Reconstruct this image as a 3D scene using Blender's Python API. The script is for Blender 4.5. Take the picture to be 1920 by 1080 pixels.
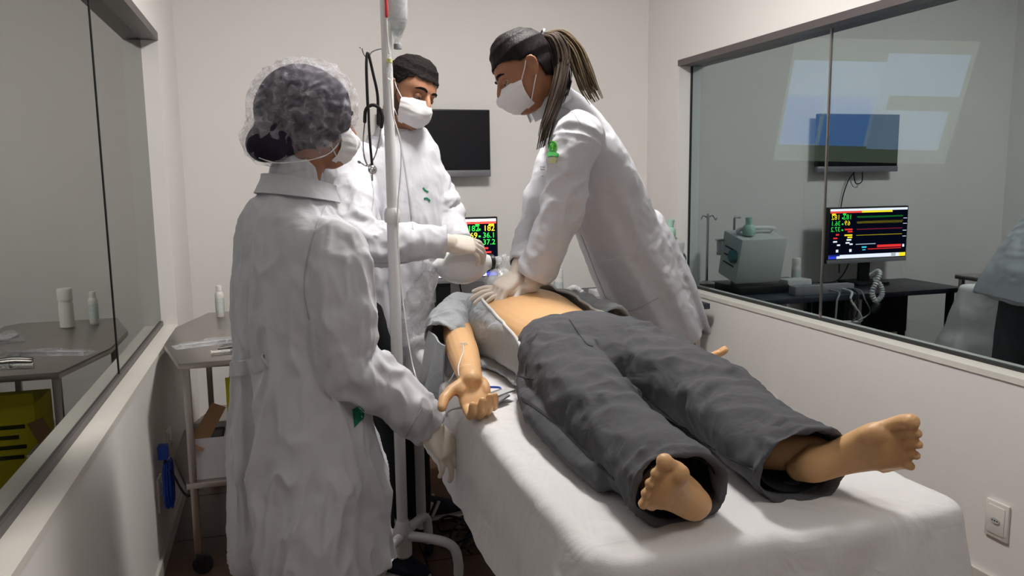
import bpy, bmesh, math, random
from math import sin, cos, pi, radians, atan, tan, exp
from mathutils import Vector, Matrix, noise
from mathutils.bvhtree import BVHTree
V = Vector
random.seed(7)
for o in list(bpy.data.objects):
    bpy.data.objects.remove(o)
scene = bpy.context.scene
col = scene.collection

# ------------------------------------------------------------------ camera
FPX = 1500.0
PITCH = atan(209 / FPX)
YAW = atan(442 / FPX * cos(PITCH))
ROLL = 0.0125
CAMH = 1.36
CAM = V((0, 0, CAMH))
FW = V((sin(YAW) * cos(PITCH), cos(YAW) * cos(PITCH), -sin(PITCH)))
RT = V((cos(YAW), -sin(YAW), 0))
UP = RT.cross(FW)
RX = RT * cos(ROLL) - UP * sin(ROLL)
UX = UP * cos(ROLL) + RT * sin(ROLL)
AWAY = V((sin(YAW), cos(YAW), 0))
cd = bpy.data.cameras.new('camera')
cam = bpy.data.objects.new('camera', cd)
col.objects.link(cam)
m = Matrix((RX, UX, -FW)).transposed().to_4x4()
m.translation = CAM
cam.matrix_world = m
cd.sensor_width = 36
cd.lens = FPX / 1920 * 36
cd.clip_start = 0.02
scene.camera = cam


def at(x, y, Y=None, Z=None, X=None):
    """room point seen at photo pixel (x, y) on the plane Y=, Z= or X="""
    d = FW + RX * ((x - 960) / FPX) - UX * ((y - 540) / FPX)
    if Y is not None:
        t = Y / d.y
    elif X is not None:
        t = X / d.x
    else:
        t = (Z - CAMH) / d.z
    return CAM + d * t


# ------------------------------------------------------------------ world, exposure
w = bpy.data.worlds.new('world')
scene.world = w
w.use_nodes = True
w.node_tree.nodes['Background'].inputs[0].default_value = (0.5, 0.55, 0.6, 1)
w.node_tree.nodes['Background'].inputs[1].default_value = 0.02
vs = scene.view_settings
vs.view_transform = 'Standard'
vs.look = 'None'
vs.gamma = 1
vs.use_curve_mapping = False
vs.exposure = -0.2
LAMP_MAIN = 120.0
LAMP_FILL = 15.0


# ------------------------------------------------------------------ materials
def srgb(r, g, b):
    f = lambda c: (c / 255 / 12.92) if c / 255 <= 0.04045 else ((c / 255 + 0.055) / 1.055) ** 2.4
    return (f(r), f(g), f(b), 1)


MATS = {}


def mat(name, c, rough=0.6, metal=0.0, bump=0.0, bscale=60.0, var=0.0, vscale=6.0, emit=0.0,
        alpha=1.0, trans=0.0, coat=0.0, stretch=None, sheen=0.0, sss=0.0, ior=1.45, spec=0.5, fold=0.0, fscale=11.0):
    if name in MATS:
        return MATS[name]
    M = bpy.data.materials.new(name)
    M.use_nodes = True
    nt = M.node_tree
    b = nt.nodes['Principled BSDF']
    b.inputs['Base Color'].default_value = c
    b.inputs['Roughness'].default_value = rough
    b.inputs['Metallic'].default_value = metal
    b.inputs['Alpha'].default_value = alpha
    b.inputs['Transmission Weight'].default_value = trans
    b.inputs['Coat Weight'].default_value = coat
    b.inputs['Sheen Weight'].default_value = sheen
    b.inputs['IOR'].default_value = ior
    if sss:
        b.inputs['Subsurface Weight'].default_value = sss
        b.inputs['Subsurface Radius'].default_value = (0.02, 0.01, 0.005)
        b.inputs['Subsurface Scale'].default_value = 0.3
    b.inputs['Specular IOR Level'].default_value = spec
    if emit:
        b.inputs['Emission Color'].default_value = c
        b.inputs['Emission Strength'].default_value = emit
    tc = nt.nodes.new('ShaderNodeTexCoord')
    src = tc.outputs['Object']
    if stretch:
        mp = nt.nodes.new('ShaderNodeMapping')
        mp.inputs['Scale'].default_value = stretch
        nt.links.new(src, mp.inputs['Vector'])
        src = mp.outputs['Vector']
    if var:
        n = nt.nodes.new('ShaderNodeTexNoise')
        n.inputs['Scale'].default_value = vscale
        n.inputs['Detail'].default_value = 5
        nt.links.new(src, n.inputs['Vector'])
        r = nt.nodes.new('ShaderNodeMapRange')
        r.inputs['To Min'].default_value = 1 - var
        r.inputs['To Max'].default_value = 1 + var
        nt.links.new(n.outputs['Fac'], r.inputs['Value'])
        h = nt.nodes.new('ShaderNodeHueSaturation')
        h.inputs['Color'].default_value = c
        nt.links.new(r.outputs['Result'], h.inputs['Value'])
        nt.links.new(h.outputs['Color'], b.inputs['Base Color'])
    if bump:
        n = nt.nodes.new('ShaderNodeTexNoise')
        n.inputs['Scale'].default_value = bscale
        n.inputs['Detail'].default_value = 3
        nt.links.new(src, n.inputs['Vector'])
        bp = nt.nodes.new('ShaderNodeBump')
        bp.inputs['Strength'].default_value = bump
        bp.inputs['Distance'].default_value = 0.004
        nt.links.new(n.outputs['Fac'], bp.inputs['Height'])
        nt.links.new(bp.outputs['Normal'], b.inputs['Normal'])
        if fold:
            n2 = nt.nodes.new('ShaderNodeTexNoise')
            n2.inputs['Scale'].default_value = fscale
            n2.inputs['Detail'].default_value = 2.5
            n2.inputs['Roughness'].default_value = 0.45
            n2.inputs['Distortion'].default_value = 1.4
            nt.links.new(src, n2.inputs['Vector'])
            b2 = nt.nodes.new('ShaderNodeBump')
            b2.inputs['Strength'].default_value = fold
            b2.inputs['Distance'].default_value = 0.035
            nt.links.new(n2.outputs['Fac'], b2.inputs['Height'])
            nt.links.new(b2.outputs['Normal'], bp.inputs['Normal'])
    MATS[name] = M
    return M


def emis(name, c, s):
    if name in MATS:
        return MATS[name]
    M = bpy.data.materials.new(name)
    M.use_nodes = True
    nt = M.node_tree
    nt.nodes.clear()
    e = nt.nodes.new('ShaderNodeEmission')
    e.inputs[0].default_value = c
    e.inputs[1].default_value = s
    o = nt.nodes.new('ShaderNodeOutputMaterial')
    nt.links.new(e.outputs[0], o.inputs[0])
    MATS[name] = M
    return M


def glass(name, refl, tint, rcol=(1, 1, 1, 1)):
    """coated observation-window glass: part mirror, part tinted see-through"""
    M = bpy.data.materials.new(name)
    M.use_nodes = True
    nt = M.node_tree
    nt.nodes.clear()
    t = nt.nodes.new('ShaderNodeBsdfTransparent')
    t.inputs[0].default_value = tint
    g = nt.nodes.new('ShaderNodeBsdfGlossy')
    g.inputs['Color'].default_value = rcol
    g.inputs['Roughness'].default_value = 0.0
    x = nt.nodes.new('ShaderNodeMixShader')
    x.inputs[0].default_value = refl
    nt.links.new(t.outputs[0], x.inputs[1])
    nt.links.new(g.outputs[0], x.inputs[2])
    o = nt.nodes.new('ShaderNodeOutputMaterial')
    nt.links.new(x.outputs[0], o.inputs[0])
    return M


def film(name, c, opacity, rough=0.25, streak=30.0, spread=0.3):
    """thin clear plastic / gauze: see-through with a whitish body"""
    M = bpy.data.materials.new(name)
    M.use_nodes = True
    nt = M.node_tree
    b = nt.nodes['Principled BSDF']
    b.inputs['Base Color'].default_value = c
    b.inputs['Roughness'].default_value = rough
    tc = nt.nodes.new('ShaderNodeTexCoord')
    n = nt.nodes.new('ShaderNodeTexNoise')
    n.inputs['Scale'].default_value = streak
    n.inputs['Detail'].default_value = 4
    n.inputs['Distortion'].default_value = 1.2
    nt.links.new(tc.outputs['Object'], n.inputs['Vector'])
    r = nt.nodes.new('ShaderNodeMapRange')
    r.inputs['From Min'].default_value = 0.35
    r.inputs['From Max'].default_value = 0.7
    r.inputs['To Min'].default_value = max(0, opacity - spread)
    r.inputs['To Max'].default_value = min(1, opacity + spread)
    nt.links.new(n.outputs['Fac'], r.inputs['Value'])
    nt.links.new(r.outputs['Result'], b.inputs['Alpha'])
    bp = nt.nodes.new('ShaderNodeBump')
    bp.inputs['Strength'].default_value = 0.5
    bp.inputs['Distance'].default_value = 0.004
    nt.links.new(n.outputs['Fac'], bp.inputs['Height'])
    nt.links.new(bp.outputs['Normal'], b.inputs['Normal'])
    return M


M_wall = mat('painted plaster wall', srgb(232, 228, 225), 0.75, bump=0.08, bscale=180, var=0.02)
M_ceil = mat('white ceiling', srgb(225, 223, 220), 0.8, var=0.02)
M_stone = mat('light marble sill', srgb(226, 222, 214), 0.35, var=0.05, vscale=12)
M_alu = mat('grey anodised aluminium', srgb(112, 106, 106), 0.45, 0.6)
M_gasket = mat('dark glazing gasket', srgb(40, 42, 42), 0.6)
M_base = mat('white baseboard', srgb(205, 200, 194), 0.5)
M_tile = mat('brown floor tile', srgb(92, 66, 50), 0.45, bump=0.1, bscale=40, var=0.25, vscale=30)
M_grout = mat('dark grout', srgb(38, 30, 26), 0.9)
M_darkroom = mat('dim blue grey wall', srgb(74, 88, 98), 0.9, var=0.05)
M_white = mat('white enamel', srgb(214, 213, 214), 0.35)
M_plastic = mat('white plastic', srgb(222, 220, 214), 0.4)
M_black = mat('black plastic', srgb(20, 20, 22), 0.45)
M_rubber = mat('black rubber', srgb(22, 22, 24), 0.6)
M_steel = mat('brushed stainless steel', srgb(176, 170, 166), 0.32, 1.0, bump=0.05, bscale=90, stretch=(1, 12, 1))
M_chrome = mat('chrome', srgb(205, 205, 208), 0.15, 1.0)
M_coat = mat('white cotton drill coat', srgb(203, 203, 209), 0.85, bump=0.12, bscale=700, fold=0.22, fscale=7.0)
M_coatseam = mat('coat seam shadow line', srgb(176, 176, 181), 0.9)
M_sheet = mat('white cotton sheet', srgb(222, 220, 221), 0.9, bump=0.15, bscale=420, fold=0.22, fscale=9.0)
M_glove = mat('ivory latex glove', srgb(222, 210, 198), 0.5, bump=0.25, bscale=120, var=0.04, vscale=40, sss=0.1)
M_mask = mat('white nonwoven mask', srgb(226, 224, 226), 0.85, bump=0.1, bscale=500)
M_skin1 = mat('tan skin', srgb(158, 108, 80), 0.5, bump=0.06, bscale=260, var=0.06, vscale=25, sss=0.15)
M_skin2 = mat('warm brown skin', srgb(160, 112, 84), 0.5, bump=0.06, bscale=260, var=0.06, vscale=25, sss=0.15)
M_vinyl = mat('manikin vinyl skin', srgb(218, 172, 122), 0.45, bump=0.08, bscale=120, var=0.04, vscale=14, sss=0.08)
M_hairk = mat('black hair', srgb(24, 19, 19), 0.8, bump=0.8, bscale=260, spec=0.15)
M_hairb = mat('dark brown hair', srgb(24, 16, 17), 0.6, bump=0.6, bscale=160, stretch=(1, 1, .15), spec=0.2)
M_haire = mat('ash brown hair ends', srgb(104, 88, 68), 0.6, spec=0.2, bump=0.6, bscale=160, stretch=(1, 1, .15))
M_trk = mat('black trousers cloth', srgb(24, 24, 28), 0.9, bump=0.1, bscale=500)
M_trg = mat('charcoal grey trousers cloth', srgb(82, 82, 86), 0.9, bump=0.18, bscale=650, fold=0.2, fscale=12.0, spec=0.3)
M_stitch = mat('trousers stitch line', srgb(52, 52, 56), 0.95)
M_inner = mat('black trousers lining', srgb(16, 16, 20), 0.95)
M_shirt = mat('light grey jersey', srgb(166, 170, 174), 0.95, bump=0.25, bscale=500, fold=0.3, fscale=16.0)
M_piping = mat('white edge piping', srgb(205, 205, 205), 0.8)
M_navy = mat('navy sneaker knit', srgb(24, 28, 48), 0.8, bump=0.3, bscale=500)
M_sole = mat('white sneaker sole', srgb(205, 200, 196), 0.6)
M_yellow = mat('yellow printed cardboard', srgb(214, 200, 30), 0.7, var=0.05)
M_card = mat('brown cardboard', srgb(150, 116, 84), 0.85, var=0.08)
M_blue = mat('blue cable', srgb(28, 70, 170), 0.5)
M_grey = mat('grey plastic', srgb(128, 128, 132), 0.5)
M_ltgrey = mat('pale grey plastic', srgb(190, 192, 192), 0.45)
M_green = mat('green embroidery', srgb(96, 178, 44), 0.8)
M_dkgreen = mat('dark green embroidery', srgb(24, 120, 84), 0.8)
M_cream = mat('cream embroidery', srgb(196, 204, 150), 0.8)
M_screenoff = mat('switched-off screen', srgb(20, 20, 26), 0.25)
M_bag = mat('translucent silicone', srgb(226, 224, 226), 0.35, sss=0.4, coat=0.3)
M_clear = film('clear plastic film', srgb(225, 225, 228), 0.34, 0.22, 16, 0.16)
M_clear2 = film('clear rigid plastic', srgb(225, 228, 230), 0.34, 0.12, 20, 0.08)
M_cap = film('white gauze cap', srgb(228, 225, 236), 0.24, 0.8, 34, 0.17)
M_tubeclear = mat('clear tubing', srgb(222, 220, 216), 0.25)


# ------------------------------------------------------------------ object helpers
OFF = {}


def link(o):
    col.objects.link(o)
    return o


def thing(name, label, cat, loc=(0, 0, 0), group=None):
    o = bpy.data.objects.new(name, None)
    o.empty_display_size = 0.1
    o.location = loc
    link(o)
    OFF[o.name] = V(loc)
    o['label'] = label
    o['category'] = cat
    if group:
        o['group'] = group
    return o


def tag(o, label, cat, group=None):
    o['label'] = label
    o['category'] = cat
    if group:
        o['group'] = group
    return o


def put(name, me, material, parent=None, smooth=True, label=None):
    """link a mesh whose vertices are in room coordinates"""
    o = bpy.data.objects.new(name, me)
    if material and not me.materials:
        me.materials.append(material)
    link(o)
    if parent is not None:
        off = OFF[parent.name]
        me.transform(Matrix.Translation(-off))
        o.parent = parent
        OFF[o.name] = off
    else:
        # origin at the base of the mesh
        xs = [v.co for v in me.vertices]
        c = V((sum(v.x for v in xs) / len(xs), sum(v.y for v in xs) / len(xs), min(v.z for v in xs)))
        me.transform(Matrix.Translation(-c))
        o.location = c
        OFF[o.name] = c
    if smooth:
        me.polygons.foreach_set('use_smooth', [True] * len(me.polygons))
    if label:
        o['label'] = label
    return o


def child_of(o):
    return o


def catmull(P, sub):
    n = len(P)
    out = []
    for i in range(n - 1):
        p0 = P[max(i - 1, 0)]
        p1 = P[i]
        p2 = P[i + 1]
        p3 = P[min(i + 2, n - 1)]
        for k in range(sub):
            t = k / sub
            t2, t3 = t * t, t * t * t
            out.append([0.5 * (2 * b + (c - a) * t + (2 * a - 5 * b + 4 * c - d) * t2 + (3 * b - a - 3 * c + d) * t3)
                        for a, b, c, d in zip(p0, p1, p2, p3)])
    out.append(list(P[-1]))
    return out


class G:
    def __init__(s):
        s.v = []
        s.f = []

    def add(s, vs, fs):
        b = len(s.v)
        s.v += [V(p) for p in vs]
        s.f += [tuple(i + b for i in f) for f in fs]

    def loft(s, rings, cap0=True, cap1=True, closed=True):
        n = len(rings[0])
        vs = [p for r in rings for p in r]
        fs = []
        for i in range(len(rings) - 1):
            for j in range(n if closed else n - 1):
                k = (j + 1) % n
                fs.append((i * n + j, i * n + k, (i + 1) * n + k, (i + 1) * n + j))
        if cap0:
            c = sum((V(p) for p in rings[0]), V()) / n
            vs.append(c)
            q = len(vs) - 1
            fs += [(q, (j + 1) % n, j) for j in range(n)]
        if cap1:
            c = sum((V(p) for p in rings[-1]), V()) / n
            vs.append(c)
            q = len(vs) - 1
            b = (len(rings) - 1) * n
            fs += [(q, b + j, b + (j + 1) % n) for j in range(n)]
        s.add(vs, fs)

    def tube(s, pts, rads, n=16, hint=(0.13, 0.31, 0.94), sub=5, mod=None, c0='round', c1='round', e=2.0,
             hollow=0.08, thick=0.006):
        pts = [V(p) for p in pts]
        if not isinstance(rads, (list, tuple)):
            rads = [rads] * len(pts)
        rr = [(r, r) if not isinstance(r, (tuple, list)) else r for r in rads]
        hs = hint if isinstance(hint, list) else [hint] * len(pts)
        data = [list(p) + list(r) + list(h) for p, r, h in zip(pts, rr, hs)]
        data = catmull(data, sub) if len(pts) > 2 or sub > 1 else data
        N = len(data)
        C = [V(d[:3]) for d in data]
        R = [(max(d[3], 1e-4), max(d[4], 1e-4)) for d in data]
        Hh = [V(d[5:8]) for d in data]
        rings = []
        frames = []
        for i in range(N):
            t = (C[min(i + 1, N - 1)] - C[max(i - 1, 0)]).normalized()
            a = Hh[i] - t * Hh[i].dot(t)
            if a.length < 1e-4:
                a = t.orthogonal()
            a.normalize()
            b = t.cross(a)
            frames.append((t, a, b))

        def ring(i, k=1.0, shift=0.0, dr=0.0):
            t, a, b = frames[i]
            out = []
            u = i / (N - 1)
            for j in range(n):
                ph = 2 * pi * j / n
                c, q = cos(ph), sin(ph)
                if e != 2.0:
                    c = math.copysign(abs(c) ** (2 / e), c)
                    q = math.copysign(abs(q) ** (2 / e), q)
                mm = mod(u, ph, C[i]) if mod else 1.0
                out.append(C[i] + t * shift + a * (c * max(R[i][0] * mm * k - dr, 1e-4)) + b * (q * max(R[i][1] * mm * k - dr, 1e-4)))
            return out

        if c0 == 'round':
            for k in (75, 50, 25):
                rings.append(ring(0, cos(radians(k)), -min(R[0]) * sin(radians(k))))
        for i in range(N):
            rings.append(ring(i))
        if c1 == 'round':
            for k in (25, 50, 75):
                rings.append(ring(N - 1, cos(radians(k)), min(R[-1]) * sin(radians(k))))
        if c1 == 'hollow':
            L = 0
            i = N - 1
            while i > 1 and L < hollow:
                rings.append(ring(i, 1.0, 0.0, thick))
                L += (C[i] - C[i - 1]).length
                i -= 1
            rings.append(ring(i, 1.0, 0.0, thick))
        s.loft(rings)
        return s

    def ellipsoid(s, c, r, axes=None, n=20, m=12):
        c = V(c)
        ax = axes or (V((1, 0, 0)), V((0, 1, 0)), V((0, 0, 1)))
        rings = []
        for i in range(1, m):
            th = pi * i / m
            rings.append([c + ax[0] * (r[0] * sin(th) * cos(2 * pi * j / n)) + ax[1] * (r[1] * sin(th) * sin(2 * pi * j / n)) - ax[2] * (r[2] * cos(th)) for j in range(n)])
        s.loft(rings)
        return s

    def box(s, a, b):
        x0, y0, z0 = [min(p, q) for p, q in zip(a, b)]
        x1, y1, z1 = [max(p, q) for p, q in zip(a, b)]
        s.add([(x0, y0, z0), (x1, y0, z0), (x1, y1, z0), (x0, y1, z0), (x0, y0, z1), (x1, y0, z1), (x1, y1, z1), (x0, y1, z1)],
              [(3, 2, 1, 0), (4, 5, 6, 7), (0, 1, 5, 4), (1, 2, 6, 5), (2, 3, 7, 6), (3, 0, 4, 7)])
        return s

    def obox(s, c, ax, h):
        c = V(c)
        vs = [c + ax[0] * (h[0] * i) + ax[1] * (h[1] * j) + ax[2] * (h[2] * k) for k in (-1, 1) for j in (-1, 1) for i in (-1, 1)]
        s.add(vs, [(0, 2, 3, 1), (4, 5, 7, 6), (0, 1, 5, 4), (2, 6, 7, 3), (0, 4, 6, 2), (1, 3, 7, 5)])
        return s

    def lathe(s, prof, c, axis=(0, 0, 1), n=28):
        """prof: list of (radius, distance along axis)"""
        c = V(c)
        t = V(axis).normalized()
        a = t.orthogonal().normalized()
        b = t.cross(a)
        rings = [[c + t * h + a * (max(r, 1e-4) * cos(2 * pi * j / n)) + b * (max(r, 1e-4) * sin(2 * pi * j / n)) for j in range(n)] for r, h in prof]
        s.loft(rings)
        return s

    def mesh(s, name='m'):
        me = bpy.data.meshes.new(name)
        me.from_pydata([tuple(p) for p in s.v], [], s.f)
        me.update()
        return me

    def make(s, name, material, parent=None, smooth=True, bevel=0.0, label=None, solid=0.0, sub=0):
        me = s.mesh(name)
        if bevel or solid or sub:
            o = bpy.data.objects.new('tmp', me)
            link(o)
            if sub:
                mo = o.modifiers.new('s', 'SUBSURF')
                mo.levels = sub
                mo.render_levels = sub
            if solid:
                mo = o.modifiers.new('t', 'SOLIDIFY')
                mo.thickness = abs(solid)
                mo.offset = 0 if solid > 0 else -1
            if bevel:
                mo = o.modifiers.new('b', 'BEVEL')
                mo.width = bevel
                mo.segments = 2
                mo.limit_method = 'ANGLE'
            dg = bpy.context.evaluated_depsgraph_get()
            me2 = bpy.data.meshes.new_from_object(o.evaluated_get(dg))
            bpy.data.objects.remove(o)
            me = me2
        o = put(name, me, material, parent, smooth, label)
        if smooth:
            try:
                me.set_sharp_from_angle(angle=radians(42))
            except Exception:
                pass
        return o

    def fuse(s, name, material, parent=None, voxel=0.006, smooth=2, disp=None, label=None, dec=0.0):
        """one continuous surface grown over all the shapes collected here"""
        me = s.mesh(name)
        o = bpy.data.objects.new('tmp', me)
        link(o)
        mo = o.modifiers.new('r', 'REMESH')
        mo.mode = 'VOXEL'
        mo.voxel_size = voxel
        mo.adaptivity = 0
        if smooth:
            mo = o.modifiers.new('s', 'SMOOTH')
            mo.factor = 0.5
            mo.iterations = smooth
        dg = bpy.context.evaluated_depsgraph_get()
        me2 = bpy.data.meshes.new_from_object(o.evaluated_get(dg))
        bpy.data.objects.remove(o)
        if disp:
            ns = [v.normal.copy() for v in me2.vertices]
            for v, nn in zip(me2.vertices, ns):
                v.co += nn * disp(v.co, nn)
            me2.update()
        me2.materials.clear()
        return put(name, me2, material, parent, True, label)


def fbm(p, f):
    return noise.noise(V((p[0] * f[0], p[1] * f[1], p[2] * f[2])))


def bvh_of(o):
    me = o.data
    off = OFF[o.name]
    return BVHTree.FromPolygons([v.co + off for v in me.vertices], [p.vertices[:] for p in me.polygons])


def hit(bvh, x, y):
    d = (FW + RX * ((x - 960) / FPX) - UX * ((y - 540) / FPX)).normalized()
    p, n, i, t = bvh.ray_cast(CAM, d)
    return (p, n) if p is not None else None


def seam(name, pts, bvh, width, material, parent, raise_=0.0015, sub=6, label=None):
    """a stitched strip lying on a surface along a line of photo pixels"""
    q = catmull([list(p) for p in pts], sub) if len(pts) > 2 else [[pts[0][0] + (pts[1][0] - pts[0][0]) * k / 12, pts[0][1] + (pts[1][1] - pts[0][1]) * k / 12] for k in range(13)]
    hs = [hit(bvh, *p) for p in q]
    hs = [h for h in hs if h]
    if len(hs) < 3:
        return None
    med = sorted((h[0] - CAM).length for h in hs)[len(hs) // 2]
    hs = [h for h in hs if abs((h[0] - CAM).length - med) < 0.25]
    g = G()
    top = []
    bot = []
    for i, (p, n) in enumerate(hs):
        t = (hs[min(i + 1, len(hs) - 1)][0] - hs[max(i - 1, 0)][0]).normalized()
        sd = t.cross(n).normalized() * width / 2
        top.append([p - sd - n * 0.003, p - sd + n * raise_, p + sd + n * raise_, p + sd - n * 0.003])
    g.loft(top)
    return g.make(name, material, parent, label=label)


def patch(name, poly, bvh, material, parent, raise_=0.002, label=None):
    """an embroidered or flat patch lying on a surface, outlined in photo pixels"""
    me = bmesh.new()
    vs = [me.verts.new((x, y, 0)) for x, y in poly]
    me.faces.new(vs)
    bmesh.ops.triangulate(me, faces=me.faces[:])
    bmesh.ops.subdivide_edges(me, edges=me.edges[:], cuts=3, use_grid_fill=True)
    pts = []
    idx = {}
    for v in me.verts:
        h = hit(bvh, v.co.x, v.co.y)
        if h:
            idx[v] = len(pts)
            pts.append(h[0] + h[1] * raise_)
    fs = [tuple(idx[v] for v in f.verts) for f in me.faces if all(v in idx for v in f.verts)]
    me.free()
    g = G()
    g.add(pts, fs)
    return g.make(name, material, parent, solid=0.0015, label=label)


def text(name, s, origin, ux, uy, size, material, parent, align='LEFT', thick=0.0):
    cu = bpy.data.curves.new('txt', 'FONT')
    cu.body = s
    cu.size = size
    cu.align_x = align
    cu.extrude = thick
    cu.resolution_u = 3
    o = bpy.data.objects.new('tmp', cu)
    link(o)
    dg = bpy.context.evaluated_depsgraph_get()
    me = bpy.data.meshes.new_from_object(o.evaluated_get(dg))
    bpy.data.objects.remove(o)
    ux = V(ux)
    uy = V(uy)
    M = Matrix((ux, uy, ux.cross(uy))).transposed().to_4x4()
    M.translation = V(origin)
    me.transform(M)
    me.materials.clear()
    return put(name, me, material, parent, False)


def struct(g, name, material, parent=None, smooth=False, bevel=0.0):
    o = g.make(name, material, parent, smooth=smooth, bevel=bevel)
    if parent is None:
        o['kind'] = 'structure'
    return o


# ================================================================== the room
XL, XR, YB, YF, ZC = -0.45, 2.17, 4.48, -1.6, 2.75
SILL, HEAD = 0.725, 1.955
LY1, RY1 = 3.80, 4.10          # far ends of the two observation windows
LY0, RY0 = -0.6, 0.2           # near ends (out of frame)
TH = 0.14

# floor with separate tiles
fl = struct(G().box((XL - TH, YF, -0.05), (XR + TH, YB + TH, -0.004)), 'floor', M_grout)
ts = 0.45
tile_me = None
ny = int((YB - YF) / ts) + 1
nx = int((XR - XL) / ts) + 1
for i in range(nx):
    for j in range(ny):
        x0 = XL + i * ts + 0.003
        y0 = YB - (j + 1) * ts + 0.003
        x1 = min(x0 + ts - 0.006, XR)
        y1 = y0 + ts - 0.006
        if x1 - x0 > 0.03:
            g = G().box((x0, y0, -0.006), (x1, y1, 0))
            struct(g, 'tile', M_tile, fl)

struct(G().box((XL - TH, YF, ZC), (XR + TH, YB + TH, ZC + 0.1)), 'ceiling', M_ceil)
struct(G().box((XL - TH, YB, 0), (XR + TH, YB + TH, ZC)), 'wall_back', M_wall)
struct(G().box((XL - TH, YF - TH, 0), (XR + TH, YF, ZC)), 'wall_front', M_wall)


def side_wall(name, x0, x1, y0, y1):
    g = G()
    g.box((x0, YF, 0), (x1, YB, SILL - 0.02))
    g.box((x0, YF, HEAD + 0.03), (x1, YB, ZC))
    g.box((x0, YF, SILL - 0.02), (x1, y0, HEAD + 0.03))
    g.box((x0, y1, SILL - 0.02), (x1, YB, HEAD + 0.03))
    return struct(g, name, M_wall)


side_wall('wall_left', XL - TH, XL, LY0, LY1)
side_wall('wall_right', XR, XR + TH, RY0, RY1)


def strip_base(name, a, b):
    return struct(G().box(a, b), name, M_base, bevel=0.003)


strip_base('baseboard_left', (XL, YF, 0), (XL + 0.012, YB, 0.06))
strip_base('baseboard_right', (XR - 0.012, YF, 0), (XR, YB, 0.06))
strip_base('baseboard_back', (XL + 0.012, YB - 0.012, 0), (XR - 0.012, YB, 0.06))

# ---- left observation window
GL = -0.515
w1 = struct(G().box((XL - TH, LY0, SILL - 0.02), (XL + 0.004, LY1, SILL)), 'window_1', M_stone)
g = G()
g.box((XL - TH, LY0, HEAD - 0.004), (XL + 0.003, LY1, HEAD + 0.03))
struct(g, 'window_head', M_alu, w1)
struct(G().box((XL - 0.075, LY1 - 0.012, SILL), (XL + 0.002, LY1, HEAD - 0.004)), 'window_jamb', M_wall, w1)
struct(G().box((GL - 0.008, LY0, SILL), (GL + 0.008, LY1 - 0.012, SILL + 0.02)), 'glazing_channel', M_alu, w1)
M_glassL = glass('left observation glass', 0.50, (0.34, 0.36, 0.35, 1), (0.86, 0.88, 0.86, 1))
LM = at(190, 300, X=GL).y
for (a, b) in ((LY0, LM - 0.002), (LM + 0.002, LY1 - 0.012)):
    struct(G().box((GL - 0.0002, a, SILL + 0.018), (GL + 0.0002, b, HEAD - 0.003)), 'glass_pane', M_glassL, w1)
struct(G().box((GL - 0.004, LM - 0.003, SILL + 0.018), (GL + 0.003, LM + 0.003, HEAD - 0.003)), 'pane_joint', M_gasket, w1)

# ---- right observation window
GR = 2.245
w2 = struct(G().box((XR - 0.005, RY0, SILL - 0.02), (XR + TH, RY1, SILL)), 'window_2', M_stone)
g = G()
g.box((XR - 0.004, RY0, HEAD - 0.004), (XR + TH, RY1, HEAD + 0.028))
struct(g, 'window_head', M_alu, w2)
struct(G().box((XR - 0.002, RY1 - 0.012, SILL), (XR + 0.09, RY1 + 0.002, HEAD - 0.004)), 'window_jamb', M_wall, w2)
struct(G().box((GR - 0.008, RY0, SILL), (GR + 0.008, RY1 - 0.012, SILL + 0.012)), 'glazing_channel', M_gasket, w2)
struct(G().box((GR - 0.006, RY1 - 0.018, SILL), (GR + 0.006, RY1 - 0.012, HEAD - 0.004)), 'glazing_channel', M_gasket, w2)
M_glassR = glass('right observation glass', 0.46, (0.46, 0.56, 0.60, 1), (0.86, 0.96, 0.97, 1))
RM = at(1548, 350, X=GR).y
for (a, b) in ((RY0, RM - 0.003), (RM + 0.003, RY1 - 0.014)):
    struct(G().box((GR - 0.0002, a, SILL + 0.01), (GR + 0.0002, b, HEAD - 0.003)), 'glass_pane', M_glassR, w2)
struct(G().box((GR - 0.005, RM - 0.004, SILL + 0.01), (GR + 0.003, RM + 0.004, HEAD - 0.003)), 'pane_joint', M_steel, w2)

# ---- dim rooms behind the two panes
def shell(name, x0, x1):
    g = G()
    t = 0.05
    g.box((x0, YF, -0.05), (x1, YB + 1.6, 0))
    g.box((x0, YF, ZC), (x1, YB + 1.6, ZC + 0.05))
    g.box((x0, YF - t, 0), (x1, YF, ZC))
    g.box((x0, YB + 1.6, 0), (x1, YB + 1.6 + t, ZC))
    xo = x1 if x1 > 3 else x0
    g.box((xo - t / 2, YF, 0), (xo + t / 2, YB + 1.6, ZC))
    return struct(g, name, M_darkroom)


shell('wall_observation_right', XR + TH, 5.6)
shell('wall_observation_left', -3.2, XL - TH)

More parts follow.
